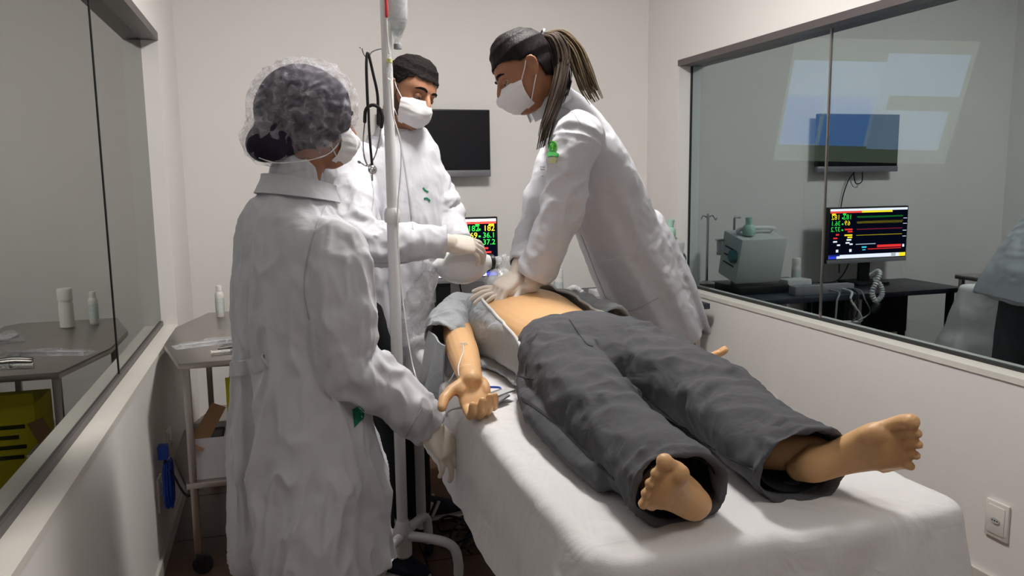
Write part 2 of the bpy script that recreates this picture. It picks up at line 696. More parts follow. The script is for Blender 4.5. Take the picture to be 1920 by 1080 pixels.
# ---- sockets
def outlet(name, label, side, y, z, hgt=0.118, wid=0.078, x=None):
    sx = XR if side > 0 else XL
    n = -side
    t = thing(name, label, 'outlet', (sx, y, z - hgt / 2), 'wall sockets')
    g = G().box((sx, y - wid / 2, z - hgt / 2), (sx + n * 0.009, y + wid / 2, z + hgt / 2))
    g.make('cover_plate', M_plastic, t, bevel=0.003)
    g = G().box((sx + n * 0.008, y - wid / 2 + 0.012, z - hgt / 2 + 0.014), (sx + n * 0.0115, y + wid / 2 - 0.012, z + hgt / 2 - 0.014))
    g.make('inset_panel', M_plastic, t, bevel=0.002)
    g = G()
    ring = [V((sx + n * 0.012, y + 0.017 * cos(a * pi / 6), z + 0.010 * sin(a * pi / 6))) for a in range(12)]
    ring2 = [p + V((n * 0.003, 0, 0)) for p in ring]
    g.loft([ring, ring2])
    s = g.make('socket', M_ltgrey, t)
    g = G()
    for k in (-1, 0, 1):
        g.lathe([(0.0022, 0), (0.0022, 0.0012)], (sx + n * 0.0148, y + k * 0.009, z), (n, 0, 0), 8)
    g.make('pin_holes', M_black, s)
    return t


p = at(1372, 727, X=XR)
outlet('wall_socket', 'white wall socket half hidden behind the grey trouser leg, farthest along right wall', 1, p.y, p.z)
p = at(1449, 766, X=XR)
outlet('wall_socket', 'white wall socket just above the bed edge, middle one on the right wall', 1, p.y, p.z)
p = at(1872, 975, X=XR)
outlet('wall_socket', 'large near white wall socket at right, beyond the foot of the bed', 1, p.y, p.z, 0.122, 0.085)
p = at(297, 925, X=XL)
outlet('wall_socket', 'white wall socket low on the left wall below the window sill', -1, p.y, p.z, 0.12, 0.08)
p = at(309, 880, X=XL)
outlet('wall_socket', 'white wall socket on left wall with the blue cable hanging from it', -1, p.y + 0.12, p.z + 0.06, 0.12, 0.08)

# ---- ceiling lamp and an added fill lamp (above the frame)
def ceiling_lamp(label, x, y, s, power):
    t = thing('ceiling_lamp', label, 'ceiling lamp', (x, y, ZC - 0.07), 'ceiling lamps')
    g = G()
    for (a, b) in (((-s, -s), (s, -s + 0.02)), ((-s, s - 0.02), (s, s)), ((-s, -s + 0.02), (-s + 0.02, s - 0.02)), ((s - 0.02, -s + 0.02), (s, s - 0.02))):
        g.box((x + a[0], y + a[1], ZC - 0.07), (x + b[0], y + b[1], ZC))
    g.make('lamp_frame', M_white, t, smooth=False)
    g = G().box((x - s + 0.02, y - s + 0.02, ZC - 0.11), (x + s - 0.02, y + s - 0.02, ZC - 0.045))
    g.make('diffuser', emis('lamp diffuser %d' % power, (1.0, 0.97, 0.93, 1), power), t, smooth=False)


ceiling_lamp('square white ceiling lamp above the head of the bed', 0.85, 2.5, 0.19, LAMP_MAIN)
ceiling_lamp('unseen square fill lamp added above the near end of the room', 0.95, 0.2, 0.25, LAMP_FILL)  # added fill to brighten the camera side, no known lamp there


# ================================================================== furniture and equipment
BT = 0.775                     # top of the sheet on the bed
BX0, BX1, BY0, BY1 = 0.455, 1.125, 1.07, 3.27
BCX, BCY = (BX0 + BX1) / 2, (BY0 + BY1) / 2

# ---- bed (examination couch) under the sheet
bed = thing('examination_couch', 'white framed examination couch under the draped sheet', 'bed', (BCX, BCY, 0))
g = G().box((BX0 + 0.02, BY0 + 0.02, BT - 0.085), (BX1 - 0.02, BY1 - 0.02, BT - 0.006))
g.make('mattress', mat('grey vinyl mattress', srgb(120, 122, 126), 0.5), bed, bevel=0.02)
g = G().box((BX0 + 0.03, BY0 + 0.03, BT - 0.13), (BX1 - 0.03, BY1 - 0.03, BT - 0.088))
g.make('bed_frame', M_white, bed, bevel=0.004)
for lx in (BX0 + 0.012, BX1 - 0.03):
    for ly in (BY0 + 0.14, 2.865):
        g = G().tube([(lx, ly, BT - 0.1), (lx, ly, 0.035)], 0.0185, sub=1, n=18, c0='flat', c1='flat')
        lg = g.make('leg', M_white, bed)
        G().lathe([(0.018, 0), (0.024, 0.004), (0.024, 0.03), (0.019, 0.045)], (lx, ly, 0), n=18).make('rubber_foot', M_rubber, lg)

# ---- draped sheet
def rrect(s, hx, hy, r):
    """point and outward normal on a rounded rectangle, s in 0..1 from the middle of the left side"""
    segs = []
    lx, ly = 2 * (hx - r), 2 * (hy - r)
    q = pi * r / 2
    tot = 2 * lx + 2 * ly + 4 * q
    d = (s % 1.0) * tot
    # left side downwards (towards camera), corner, foot side, corner, right side, corner, head side, corner, left rest
    parts = [('l', ly / 2), ('c', q, pi), ('f', lx), ('c', q, 1.5 * pi), ('r', ly), ('c', q, 0), ('h', lx), ('c', q, 0.5 * pi), ('l2', ly / 2)]
    cen = {pi: (-hx + r, -hy + r), 1.5 * pi: (hx - r, -hy + r), 0: (hx - r, hy - r), 0.5 * pi: (-hx + r, hy - r)}
    for p in parts:
        if d <= p[1] + 1e-9:
            k = p[0]
            if k == 'l':
                return (-hx, -d), (-1, 0), k
            if k == 'f':
                return (-hx + r + d, -hy), (0, -1), k
            if k == 'r':
                return (hx, -hy + r + d), (1, 0), k
            if k == 'h':
                return (hx - r - d, hy), (0, 1), k
            if k == 'l2':
                return (-hx, hy - r - d), (-1, 0), k
            a = p[2] + d / r
            c = cen[p[2]]
            return (c[0] + r * cos(a), c[1] + r * sin(a)), (cos(a), sin(a)), k
        d -= p[1]
    return (-hx, 0), (-1, 0), 'l'


HX, HY = (BX1 - BX0) / 2, (BY1 - BY0) / 2
N = 560
drop = []
for i in range(N):
    (x, y), (nx_, ny_), k = rrect(i / N, HX, HY, 0.035)
    # how far the sheet hangs: long at the foot end, short along the sides
    foot = max(0.0, min(1.0, (-(y) - (HY - 0.42)) / 0.42))
    head = max(0.0, min(1.0, (y - (HY - 0.4)) / 0.4))
    dl = 0.24 + 0.40 * (foot ** 2.2) + 0.10 * head + 0.02 * noise.noise(V((i * 0.05, 3, 1)))
    drop.append(dl)
g = G()
rings = []
cz = BT + 0.002


def topz(x, y):
    px, py = BCX + x, BCY + y
    z = 0.008 * fbm((px, py, 0), (7, 3, 1)) + 0.005 * fbm((px, py, 5), (22, 9, 1)) + 0.002 * fbm((px, py, 9), (45, 45, 1))
    return z


for kk in (0.04, 0.12, 0.2, 0.28, 0.36, 0.44, 0.52, 0.6, 0.67, 0.74, 0.8, 0.86, 0.91, 0.95, 0.98):
    r = []
    for i in range(N):
        (x, y), nn, k = rrect(i / N, HX, HY, 0.035)
        x *= kk
        y *= kk
        r.append(V((BCX + x, BCY + y, cz + topz(x, y))))
    rings.append(r)
for q in range(0, 5):
    a = q / 4 * pi / 2
    r = []
    for i in range(N):
        (x, y), nn, k = rrect(i / N, HX, HY, 0.035)
        o = 0.024 * sin(a)
        r.append(V((BCX + x + nn[0] * o, BCY + y + nn[1] * o, cz + topz(x, y) * (1 - q / 4) - 0.024 * (1 - cos(a)))))
    rings.append(r)
for q in range(1, 27):
    u = q / 26
    r = []
    for i in range(N):
        (x, y), nn, k = rrect(i / N, HX, HY, 0.035)
        s = i / N
        px, py = BCX + x, BCY + y
        d = drop[i] * u
        corner = exp(-(((abs(x) - HX) / 0.16) ** 2 + ((abs(y) - HY) / 0.16) ** 2))
        amp = (0.16 * d) * (0.35 + 2.0 * corner)
        ang = math.atan2(y + HY, x)
        per = (px * 1.0 + py * 1.0)
        f = 0.6 * noise.noise(V((px * 6.5 + d * 1.5, py * 6.5, 2))) + 0.4 * noise.noise(V((px * 16 + 3 + d * 3, py * 16, d * 4)))
        flare = 0.024 + 0.07 * d + 0.16 * d * corner + amp * f
        # creases that pull away from the corner at the foot end
        flare += 0.016 * sin(38 * (px + 0.9 * d)) * min(1, d * 6) * (1 if k == 'f' else 0.3) * (0.5 + noise.noise(V((px * 4, d * 5, 3))))
        r.append(V((px + nn[0] * flare, py + nn[1] * flare, cz - 0.024 - d)))
    rings.append(r)
g.loft(rings, cap0=True, cap1=False)
sheet = g.make('bed_sheet', M_sheet, None, solid=-0.0025)
tag(sheet, 'white cotton sheet draped over the couch, hanging in folds at the foot end', 'sheet')

# ---- wall television
TVX0, TVX1, TVZ0, TVZ1, TVY = 0.55, 1.168, 1.362, 1.73, 4.40
tv = thing('wall_television', 'black flat television mounted on the back wall between man and bending woman', 'television', ((TVX0 + TVX1) / 2, YB, TVZ0))
G().box((TVX0, TVY, TVZ0 + 0.035), (TVX1, TVY + 0.035, TVZ1)).make('back_case', M_black, tv, bevel=0.004)
G().box((TVX0 + 0.007, TVY - 0.0015, TVZ0 + 0.038), (TVX1 - 0.007, TVY + 0.002, TVZ1 - 0.007)).make('screen', M_screenoff, tv, smooth=False)
G().box((TVX0, TVY - 0.006, TVZ0), (TVX1, TVY + 0.03, TVZ0 + 0.036)).make('speaker_bar', mat('silver grey bar', srgb(132, 132, 138), 0.4, 0.4), tv, bevel=0.003, label='silver grey speaker bar under the screen')
G().box((0.76, TVY + 0.03, 1.45), (0.96, YB, 1.62)).make('wall_mount', M_black, tv, bevel=0.003)
G().tube([(0.8, TVY + 0.03, 1.375), (0.79, TVY + 0.04, 1.30), (0.83, TVY + 0.05, 1.29), (0.86, TVY + 0.04, 1.37)], 0.0035, n=8).make('loop_cable', M_rubber, tv)
G().tube([(0.85, TVY + 0.03, 1.375), (0.90, TVY + 0.05, 1.28), (0.93, TVY + 0.06, 1.1), (0.92, TVY + 0.06, 0.7)], 0.0035, n=8).make('power_cable', M_rubber, tv)

# ---- patient monitor on the black desk
DZ = 0.645
desk = thing('computer_desk', 'black desk under the bright vital signs monitor at the back wall', 'desk', (0.85, 4.15, 0))
G().box((0.42, 3.92, DZ - 0.03), (1.26, 4.42, DZ)).make('desktop', mat('dark blue black laminate', srgb(26, 26, 38), 0.4), desk, bevel=0.004)
for xx in (0.45, 1.2):
    for yy in (3.97, 4.36):
        G().box((xx, yy, 0), (xx + 0.035, yy + 0.035, DZ - 0.031)).make('leg', M_black, desk, bevel=0.002)
G().box((0.47, 4.33, 0.3), (1.2, 4.35, DZ - 0.032)).make('back_panel', M_black, desk)
MX0, MX1, MZ0, MZ1, MY = 0.56, 1.168, 0.785, 1.142, 4.27
mon = thing('vital_signs_monitor', 'lit monitor showing coloured vital signs numbers, standing on the black desk', 'monitor', ((MX0 + MX1) / 2, MY, DZ))
G().box((MX0, MY, MZ0), (MX1, MY + 0.035, MZ1)).make('monitor_case', M_black, mon, bevel=0.004)
G().box((MX0, MY - 0.004, MZ0), (MX1, MY + 0.03, MZ0 + 0.026)).make('lower_bezel', M_grey, mon, bevel=0.002)
G().box((0.82, MY + 0.02, DZ + 0.02), (0.90, MY + 0.045, MZ0 + 0.1)).make('stand_neck', M_black, mon, bevel=0.003)
G().box((0.74, MY - 0.07, DZ), (0.98, MY + 0.13, DZ + 0.018)).make('stand_foot', M_black, mon, bevel=0.004)
G().tube([(0.95, MY + 0.036, MZ0 + 0.06), (0.97, MY + 0.07, DZ + 0.08), (1.02, MY + 0.1, DZ + 0.012), (1.15, MY + 0.12, DZ + 0.008)], 0.004, n=8).make('cable', M_rubber, mon)
sx0, sx1, sz0, sz1 = MX0 + 0.01, MX1 - 0.01, MZ0 + 0.032, MZ1 - 0.01
sw, sh = sx1 - sx0, sz1 - sz0
ES = 2.6
scr = G().box((sx0, MY - 0.002, sz0), (sx1, MY + 0.001, sz1)).make('screen', emis('screen background', srgb(12, 16, 34), 1.0), mon, smooth=False)


def sbar(name, u0, v0, u1, v1, c, s=ES, lay=1):
    y = MY - 0.002 - 0.0006 * lay
    G().box((sx0 + u0 * sw, y, sz0 + v0 * sh), (sx0 + u1 * sw, y + 0.0004, sz0 + v1 * sh)).make(name, emis('screen %s' % str(c), srgb(*c), s), scr, smooth=False)


def stext(s, u, v, size, c, align='LEFT'):
    return text('screen_digits', s, (sx0 + u * sw, MY - 0.0042, sz0 + v * sh), (1, 0, 0), (0, 0, 1), size, emis('screen %s' % str(c), srgb(*c), ES), scr, align)


WH, YE, GN, RD, OR = (235, 230, 240), (250, 220, 40), (50, 220, 70), (235, 50, 50), (240, 150, 60)
sbar('title_bar', 0.0, 0.955, 1.0, 1.0, WH)
sbar('alarm_bar', 0.2, 0.915, 0.6, 0.953, YE)
sbar('alarm_bar', 0.6, 0.915, 1.0, 0.953, (240, 70, 60))
sbar('tool_bar', 0.0, 0.0, 1.0, 0.075, WH)
sbar('tool_button', 0.0, 0.0, 0.085, 0.075, YE, lay=2)
sbar('tool_button', 0.13, 0.005, 0.19, 0.07, (170, 170, 170), lay=2)
sbar('tool_button', 0.9, 0.0, 1.0, 0.05, (50, 60, 200), lay=2)
sbar('tool_button', 0.86, 0.05, 1.0, 0.08, (30, 40, 120), lay=2)
for (u, v, s, c, sz) in ((0.725, 0.79, '182', GN, 0.044), (0.875, 0.79, '182', YE, 0.044), (0.745, 0.67, '69', YE, 0.044),
                         (0.868, 0.67, '36.1', GN, 0.042), (0.868, 0.55, '37.2', GN, 0.042)):
    stext(s, u, v, sz, c)
for (u0, v, wd, c) in ((0.71, 0.57, 0.1, RD), (0.71, 0.525, 0.06, RD), (0.71, 0.455, 0.1, YE), (0.71, 0.41, 0.06, YE), (0.80, 0.88, 0.04, GN), (0.93, 0.88, 0.05, YE),
                       (0.83, 0.80, 0.02, GN), (0.83, 0.68, 0.02, GN), (0.83, 0.56, 0.02, GN), (0.88, 0.47, 0.04, RD), (0.9, 0.40, 0.05, RD),
                       (0.9, 0.33, 0.05, WH), (0.72, 0.36, 0.06, WH), (0.74, 0.30, 0.05, WH), (0.86, 0.26, 0.04, WH), (0.7, 0.27, 0.04, WH)):
    sbar('caption_line', u0, v, u0 + wd, v + 0.03, c)
for (u0, v0) in ((0.88, 0.13), (0.71, 0.13)):
    sbar('icon', u0, v0, u0 + 0.03, v0 + 0.055, WH)
for (v, c) in ((0.83, GN), (0.72, YE), (0.58, (200, 60, 90)), (0.46, YE)):
    # a wave trace: a band of thin zig-zag
    g = G()
    nn_ = 90
    y = MY - 0.0036
    amp = {0.83: 0.020, 0.72: 0.030, 0.58: 0.012, 0.46: 0.006}[v]
    pts = []
    for i in range(nn_ + 1):
        u = 0.06 + 0.6 * i / nn_
        z = v + amp * (sin(i * 2.4) + 0.6 * noise.noise(V((i * 1.3, v * 10, 0))))
        pts.append((sx0 + u * sw, z))
    for (a, b) in zip(pts[:-1], pts[1:]):
        g.add([(a[0], y, sz0 + a[1] * sh - 0.0011), (b[0], y, sz0 + b[1] * sh - 0.0011), (b[0], y, sz0 + b[1] * sh + 0.0011), (a[0], y, sz0 + a[1] * sh + 0.0011)], [(0, 1, 2, 3)])
    g.make('wave_trace', emis('screen trace %s' % str(c), srgb(*c), ES * 0.6), scr, smooth=False)
    sbar('trace_divider', 0.0, v - 0.055, 0.05, v - 0.045, WH)
sbar('message_line', 0.06, 0.20, 0.38, 0.25, RD)
sbar('message_line', 0.06, 0.165, 0.5, 0.18, RD)
sbar('message_line', 0.40, 0.27, 0.66, 0.285, (170, 175, 190))
sbar('message_line', 0.52, 0.2, 0.58, 0.23, (60, 190, 210))
sbar('message_line', 0.53, 0.15, 0.57, 0.17, (60, 190, 210))
sbar('icon', 0.02, 0.19, 0.045, 0.245, WH)

# ---- stainless instrument trolley by the left wall
CZ = 0.76
CX0, CX1, CY0, CY1 = -0.425, 0.10, 2.80, 3.86
tr = thing('steel_trolley', 'stainless steel instrument trolley by the left wall with two shelves', 'trolley', ((CX0 + CX1) / 2, (CY0 + CY1) / 2, 0))


def tray(name, z, lip, x0, x1, y0, y1, ch):
    g = G()
    out = [(x0 + ch * 0.24, y0), (x1 - 0.05, y0), (x1, y0 + 0.06), (x1, y1 - 0.06), (x1 - 0.05, y1), (x0 + 0.1, y1), (x0, y1 - 0.35), (x0, y0 + ch)]
    bot = [V((x, y, z - lip)) for x, y in out]
    top = [V((x, y, z)) for x, y in out]
    g.loft([bot, top])
    return g.make(name, M_steel, tr, bevel=0.003)


tray('top_shelf', CZ, 0.022, CX0, CX1, CY0, CY1, 0.36)
tray('lower_shelf', 0.335, 0.022, CX0 + 0.01, CX1 - 0.01, CY0 + 0.02, CY1 - 0.05, 0.3)
for (lx, ly) in ((CX0 + 0.105, CY0 + 0.035), (CX1 - 0.04, CY0 + 0.05), (CX1 - 0.05, CY1 - 0.12), (CX0 + 0.1, CY1 - 0.12)):
    g = G().box((lx - 0.012, ly - 0.012, 0.075), (lx + 0.012, ly + 0.012, CZ - 0.02))
    lg = g.make('leg', M_steel, tr, bevel=0.002)
    c = G().lathe([(0.006, -0.013), (0.033, -0.012), (0.035, -0.006), (0.035, 0.006), (0.033, 0.012), (0.006, 0.013)], (lx + 0.012, ly, 0.035), (0, 1, 0), 24).make('caster_wheel', M_rubber, lg)
    G().box((lx - 0.01, ly - 0.022, 0.03), (lx + 0.016, ly + 0.022, 0.078)).make('caster_fork', M_black, lg, bevel=0.003)


def bottle(name, label, x, y, z, r, h, capr, caph, body, capm, cat='bottle', labelm=None):
    t = thing(name, label, cat, (x, y, z))
    G().lathe([(r * 0.85, 0), (r, 0.004), (r, h * 0.86), (r * 0.92, h * 0.93), (capr * 0.9, h)], (x, y, z)).make('bottle_body', body, t)
    G().lathe([(capr, 0), (capr, caph * 0.9), (capr * 0.92, caph)], (x, y, z + h)).make('cap', capm, t)
    if labelm:
        G().lathe([(r * 1.012, h * 0.2), (r * 1.012, h * 0.75)], (x, y, z)).make('paper_label', labelm, t)
    return t


M_lab = mat('printed pale label', srgb(200, 208, 206), 0.6, var=0.35, vscale=160)
bottle('spray_bottle', 'taller white bottle with wide flat cap on the steel trolley', -0.17, 3.67, CZ, 0.028, 0.115, 0.029, 0.05, M_plastic, M_plastic)
bottle('saline_bottle', 'slim white labelled bottle on the steel trolley beside the nurse', -0.262, 3.72, CZ, 0.019, 0.115, 0.013, 0.025, M_plastic, M_plastic, labelm=M_lab)


def packet(name, label, c, ln, wd, ht, ang, material, cat='packet', seed=0):
    g = G()
    nx_, ny_ = 22, 9
    vs, fs = [], []
    a = V((cos(ang), sin(ang), 0))
    b = V((-sin(ang), cos(ang), 0))
    for side in (0, 1):
        for i in range(nx_):
            for j in range(ny_):
                u, v = i / (nx_ - 1) * 2 - 1, j / (ny_ - 1) * 2 - 1
                e = max(0, 1 - u ** 4) * max(0, 1 - v ** 4)
                z = (ht * e * (0.65 + 0.7 * noise.noise(V((u * 3 + seed, v * 2.5, seed)))) if side else 0.0) + 0.001 * side
                vs.append(V(c) + a * (u * ln / 2) + b * (v * wd / 2) + V((0, 0, max(z, 0.001 * side) + 0.0005)))
    o = nx_ * ny_
    for i in range(nx_ - 1):
        for j in range(ny_ - 1):
            q = (i * ny_ + j, (i + 1) * ny_ + j, (i + 1) * ny_ + j + 1, i * ny_ + j + 1)
            fs.append(tuple(reversed(q)))
            fs.append(tuple(k + o for k in q))
    g.add(vs, fs)
    t = thing(name, label, cat, c)
    g.make('plastic_sleeve', material, t)
    return t


pk = packet('catheter_packet', 'clear plastic packet lying along the steel trolley top', (-0.22, 3.12, CZ), 0.34, 0.085, 0.018, 0.3, M_clear, seed=2)
G().tube([(-0.36, 3.08, CZ + 0.006), (-0.24, 3.12, CZ + 0.006), (-0.1, 3.16, CZ + 0.006)], 0.004, n=8).make('coiled_tube', M_ltgrey, pk)
pk = packet('gauze_packet', 'crumpled clear packet of gauze at the far end of the trolley top', (0.0, 3.48, CZ), 0.2, 0.10, 0.03, 1.2, M_clear, seed=5)
G().box((-0.03, 3.43, CZ + 0.002), (0.03, 3.53, CZ + 0.012)).make('gauze_pad', M_sheet, pk, bevel=0.004)
t = thing('forceps_set', 'dark steel instruments in a pouch at the near edge of the trolley', 'instruments', (-0.17, 2.97, CZ))
for k in range(4):
    x, y = -0.22 + 0.004 * k, 2.96 + 0.016 * k
    G().tube([(x, y, CZ + 0.008), (x + 0.06, y + 0.006, CZ + 0.012), (x + 0.15, y + 0.004 * (k % 2), CZ + 0.008)], [0.005, 0.006, 0.003], n=8).make('instrument', M_black if k % 2 else M_steel, t)


def syringe(label, p, ang):
    a = V((cos(ang), sin(ang), 0))
    t = thing('syringe', label, 'syringe', p)
    p = V(p) + V((0, 0, 0.009))
    G().lathe([(0.008, 0), (0.008, 0.075), (0.002, 0.08), (0.002, 0.088)], p, a, 16).make('barrel', M_clear2, t)
    G().lathe([(0.006, -0.03), (0.006, 0.03)], p, a, 8).make('plunger', M_plastic, t)
    G().lathe([(0.0065, 0.03), (0.0065, 0.04)], p, a, 12).make('plunger_seal', M_rubber, t)
    G().lathe([(0.009, -0.033), (0.009, -0.03)], p, a, 12).make('thumb_rest', M_plastic, t)


syringe('small plastic syringe lying at the near edge of the steel trolley', (-0.21, 2.90, CZ), 0.15)

# shelf load: yellow sharps box, opened cardboard box, white box
SZ = 0.336
yb = thing('sharps_box', 'tall yellow cardboard sharps box on the lower trolley shelf', 'box', (-0.09, 3.1, SZ))
yb0 = at(432, 800, Y=2.98)
G().box((-0.208, 2.98, SZ), (0.0, 3.2, SZ + 0.28)).make('box_body', M_yellow, yb, bevel=0.003)
G().box((-0.208, 2.978, SZ + 0.28), (-0.0, 2.985, SZ + 0.32)).make('top_flap', M_yellow, yb)
M_ink = mat('dark print on yellow', srgb(60, 62, 30), 0.8)
for k, (a, b) in enumerate(((0.03, 0.17), (0.05, 0.15), (0.03, 0.12), (0.04, 0.16))):
    G().box((-0.206, 3.0 + a, SZ + 0.2 - k * 0.035), (-0.2045, 3.0 + b, SZ + 0.214 - k * 0.035)).make('printed_line', M_ink, yb, smooth=False)
    G().box((-0.205 + a, 2.9785, SZ + 0.2 - k * 0.035), (-0.205 + b, 2.981, SZ + 0.214 - k * 0.035)).make('printed_line', M_ink, yb, smooth=False)
wb = thing('supply_box', 'white carton standing open on the lower trolley shelf beside yellow box', 'box', (-0.26, 2.95, SZ))
for (a, b) in (((-0.335, 2.845, 0), (-0.21, 2.85, 0.145)), ((-0.335, 3.04, 0), (-0.21, 3.045, 0.145)), ((-0.335, 2.85, 0), (-0.33, 3.04, 0.145)), ((-0.215, 2.85, 0), (-0.21, 3.04, 0.145)), ((-0.33, 2.85, 0), (-0.215, 3.04, 0.005))):
    G().box((a[0], a[1], SZ + a[2]), (b[0], b[1], SZ + b[2])).make('carton_side', mat('white carton', srgb(196, 192, 196), 0.8), wb, smooth=False)
g = G()
q = [at(364, 855, Y=2.845), at(388, 842, Y=2.845), at(428, 775, Y=2.83), at(404, 770, Y=2.83)]
q = [V((-0.333, 2.843, SZ + 0.13)), V((-0.285, 2.843, SZ + 0.10)), V((-0.205, 2.90, SZ + 0.235)), V((-0.25, 2.90, SZ + 0.255))]
nrm = (q[1] - q[0]).cross(q[3] - q[0]).normalized() * 0.002
g.loft([[p - nrm for p in q], [p + nrm for p in q]])
g.make('raised_flap', M_card, wb, smooth=False, label='brown raised cardboard flap')
G().box((-0.325, 2.86, SZ + 0.03), (-0.22, 3.03, SZ + 0.13)).make('dark_contents', M_black, wb, bevel=0.01)

# blue cable on the left wall
cb = thing('blue_cable', 'coiled blue cable hanging at the left wall socket behind the trolley leg', 'cable', (XL + 0.04, 2.86, 0.22))
b0 = at(309, 880, X=XL)
for k in range(6):
    y = 2.90 + 0.012 * k
    z0 = 0.36
    pts = [V((XL + 0.03 + 0.008 * (k % 3), y + 0.035 * cos(a), z0 - 0.055 + (0.075 + 0.006 * (k % 4)) * sin(a))) for a in [i * pi / 6 for i in range(13)]]
    G().tube(pts, 0.0035, n=8, sub=2).make('cable_loop', M_blue, cb)
G().tube([(XL + 0.02, 2.92, 0.42), (XL + 0.06, 2.9, 0.34), (XL + 0.1, 2.86, 0.28), (XL + 0.14, 2.84, 0.30)], 0.004, n=8).make('loose_end', M_rubber, cb)
G().box((XL + 0.012, 2.90, 0.40), (XL + 0.045, 2.94, 0.45)).make('plug', M_blue, cb, bevel=0.004)

# ---- second steel side table behind the man
sd = thing('side_table', 'low steel side table behind the man, at the end of the trolley', 'table', (0.36, 3.6, 0))
G().box((0.14, 3.36, CZ - 0.045), (0.57, 3.86, CZ - 0.02)).make('table_top', M_steel, sd, bevel=0.003)
for xx in (0.16, 0.53):
    for yy in (3.38, 3.82):
        G().box((xx, yy, 0), (xx + 0.025, yy + 0.025, CZ - 0.046)).make('leg', M_steel, sd, bevel=0.002)
bottle('spray_bottle', 'white capped bottle on the low side table, seen mirrored in the right glass', 0.25, 3.62, CZ - 0.02, 0.027, 0.11, 0.027, 0.045, M_plastic, M_plastic)
packet('dressing_packet', 'crumpled clear dressing packet on the low side table, seen in the right glass', (0.45, 3.70, CZ - 0.02), 0.16, 0.10, 0.03, 0.3, M_clear, seed=8)

# ---- infusion stand
PX, PY = 0.353, 2.56
iv = thing('infusion_stand', 'white tubular infusion stand between the nurse and the man', 'infusion stand', (PX, PY, 0))
G().tube([(PX, PY, 0.17), (PX, PY, 1.25)], 0.0185, sub=1, n=24, c0='flat', c1='flat').make('lower_pole', M_white, iv)
G().tube([(PX, PY, 1.25), (PX, PY, 2.08)], 0.0165, sub=1, n=24, c0='flat').make('upper_pole', M_white, iv)
G().lathe([(0.024, 0.0), (0.026, 0.01), (0.026, 0.03), (0.02, 0.045)], (PX, PY, 1.22)).make('height_collar', M_white, iv)
G().lathe([(0.02, 0), (0.03, 0.01), (0.03, 0.10), (0.021, 0.13)], (PX, PY, 0.09)).make('base_hub', M_white, iv)
for k, a in enumerate((-35, 55, 145, 235)):
    d = V((cos(radians(a)), sin(radians(a)), 0))
    b = V((PX, PY, 0.165))
    L = 0.20
    pts = [b, b + d * 0.07 + V((0, 0, 0.004)), b + d * (L - 0.05), b + d * (L - 0.012) + V((0, 0, -0.02)), b + d * L + V((0, 0, -0.065)), b + d * L + V((0, 0, -0.105))]
    lg = G().tube(pts, 0.0165, n=16).make('base_leg', M_white, iv)
    e = b + d * L
    G().lathe([(0.008, 0), (0.008, 0.035)], (e.x, e.y, 0.03)).make('caster_stem', M_black, lg)
    G().lathe([(0.006, -0.011), (0.022, -0.010), (0.024, 0), (0.022, 0.010), (0.006, 0.011)], (e.x, e.y, 0.0242), d.cross(V((0, 0, 1))), 20).make('caster_wheel', M_rubber, lg)
hk = at(690, 105, Y=PY)
hz = hk.z
g = G().tube([(PX, PY, hz + 0.02), (PX - 0.02, PY, hz + 0.022), (hk.x + 0.012, PY, hz + 0.012), (hk.x, PY, hz - 0.004), (hk.x - 0.012, PY, hz + 0.004), (hk.x - 0.018, PY, hz + 0.022), (hk.x - 0.024, PY, hz + 0.024)], 0.0022, n=10)
g.make('wire_hook', M_chrome, iv)
bx = at(745, 60, Y=PY).x
g = G().tube([(PX, PY, 2.06), (bx - 0.02, PY, 2.075), (bx, PY, 2.05), (bx + 0.012, PY, 2.06), (bx + 0.016, PY, 2.075)], 0.003, n=10)
g.make('wire_hook', M_chrome, iv)

# ---- infusion bottle, drip chamber and line
ib = thing('infusion_bottle', 'clear infusion bottle hanging upside down beside the stand pole', 'infusion bottle', (bx, PY, 1.75))
bz = at(745, 92, Y=PY).z
G().lathe([(0.010, 0), (0.012, 0.002), (0.012, 0.016), (0.010, 0.017), (0.0095, 0.03), (0.014, 0.036), (0.031, 0.075), (0.034, 0.09), (0.034, 0.22), (0.028, 0.245), (0.005, 0.25)], (bx, PY, bz)).make('bottle_body', M_clear2, ib)
G().lathe([(0.0125, 0), (0.0125, 0.013), (0.011, 0.015)], (bx, PY, bz)).make('stopper', M_grey, ib)
G().lathe([(0.0335 if k else 0.012, h) for k, h in ((0, 0.04), (1, 0.085), (1, 0.17), (0, 0.171))], (bx, PY, bz), n=20).make('saline', mat('clear saline', srgb(215, 220, 222), 0.1, trans=0.9, ior=1.33), ib)
G().tube([(bx, PY, bz + 0.25), (bx + 0.004, PY, bz + 0.275), (bx, PY, bz + 0.285)], 0.002, n=8).make('hanger_loop', M_plastic, ib)
dl = thing('infusion_line', 'thin clear drip line with chamber running down the stand to the arm', 'infusion line', (PX + 0.02, PY, 1.3))
c0 = at(731, 150, Y=PY - 0.03)
G().lathe([(0.003, 0), (0.0085, 0.006), (0.0085, 0.05), (0.009, 0.052), (0.009, 0.058), (0.004, 0.07), (0.004, 0.08)], c0).make('drip_chamber', M_clear2, dl)
G().lathe([(0.0095, 0), (0.0095, 0.01)], c0 + V((0, 0, 0.052))).make('chamber_ring', mat('pale yellow plastic', srgb(200, 205, 130), 0.4), dl)
c1 = c0 + V((0, 0, 0.08))
G().tube([c1, at(726, 60, Y=PY - 0.03), at(724, 15, Y=PY - 0.028), at(722, -20, Y=PY - 0.02)], 0.0028, n=8).make('upper_tube', M_tubeclear, dl)
G().tube([at(725, 30, Y=PY - 0.032), at(724, 0, Y=PY - 0.03)], 0.005, n=10, sub=2).make('red_clip', mat('red plastic', srgb(190, 40, 50), 0.4), dl)
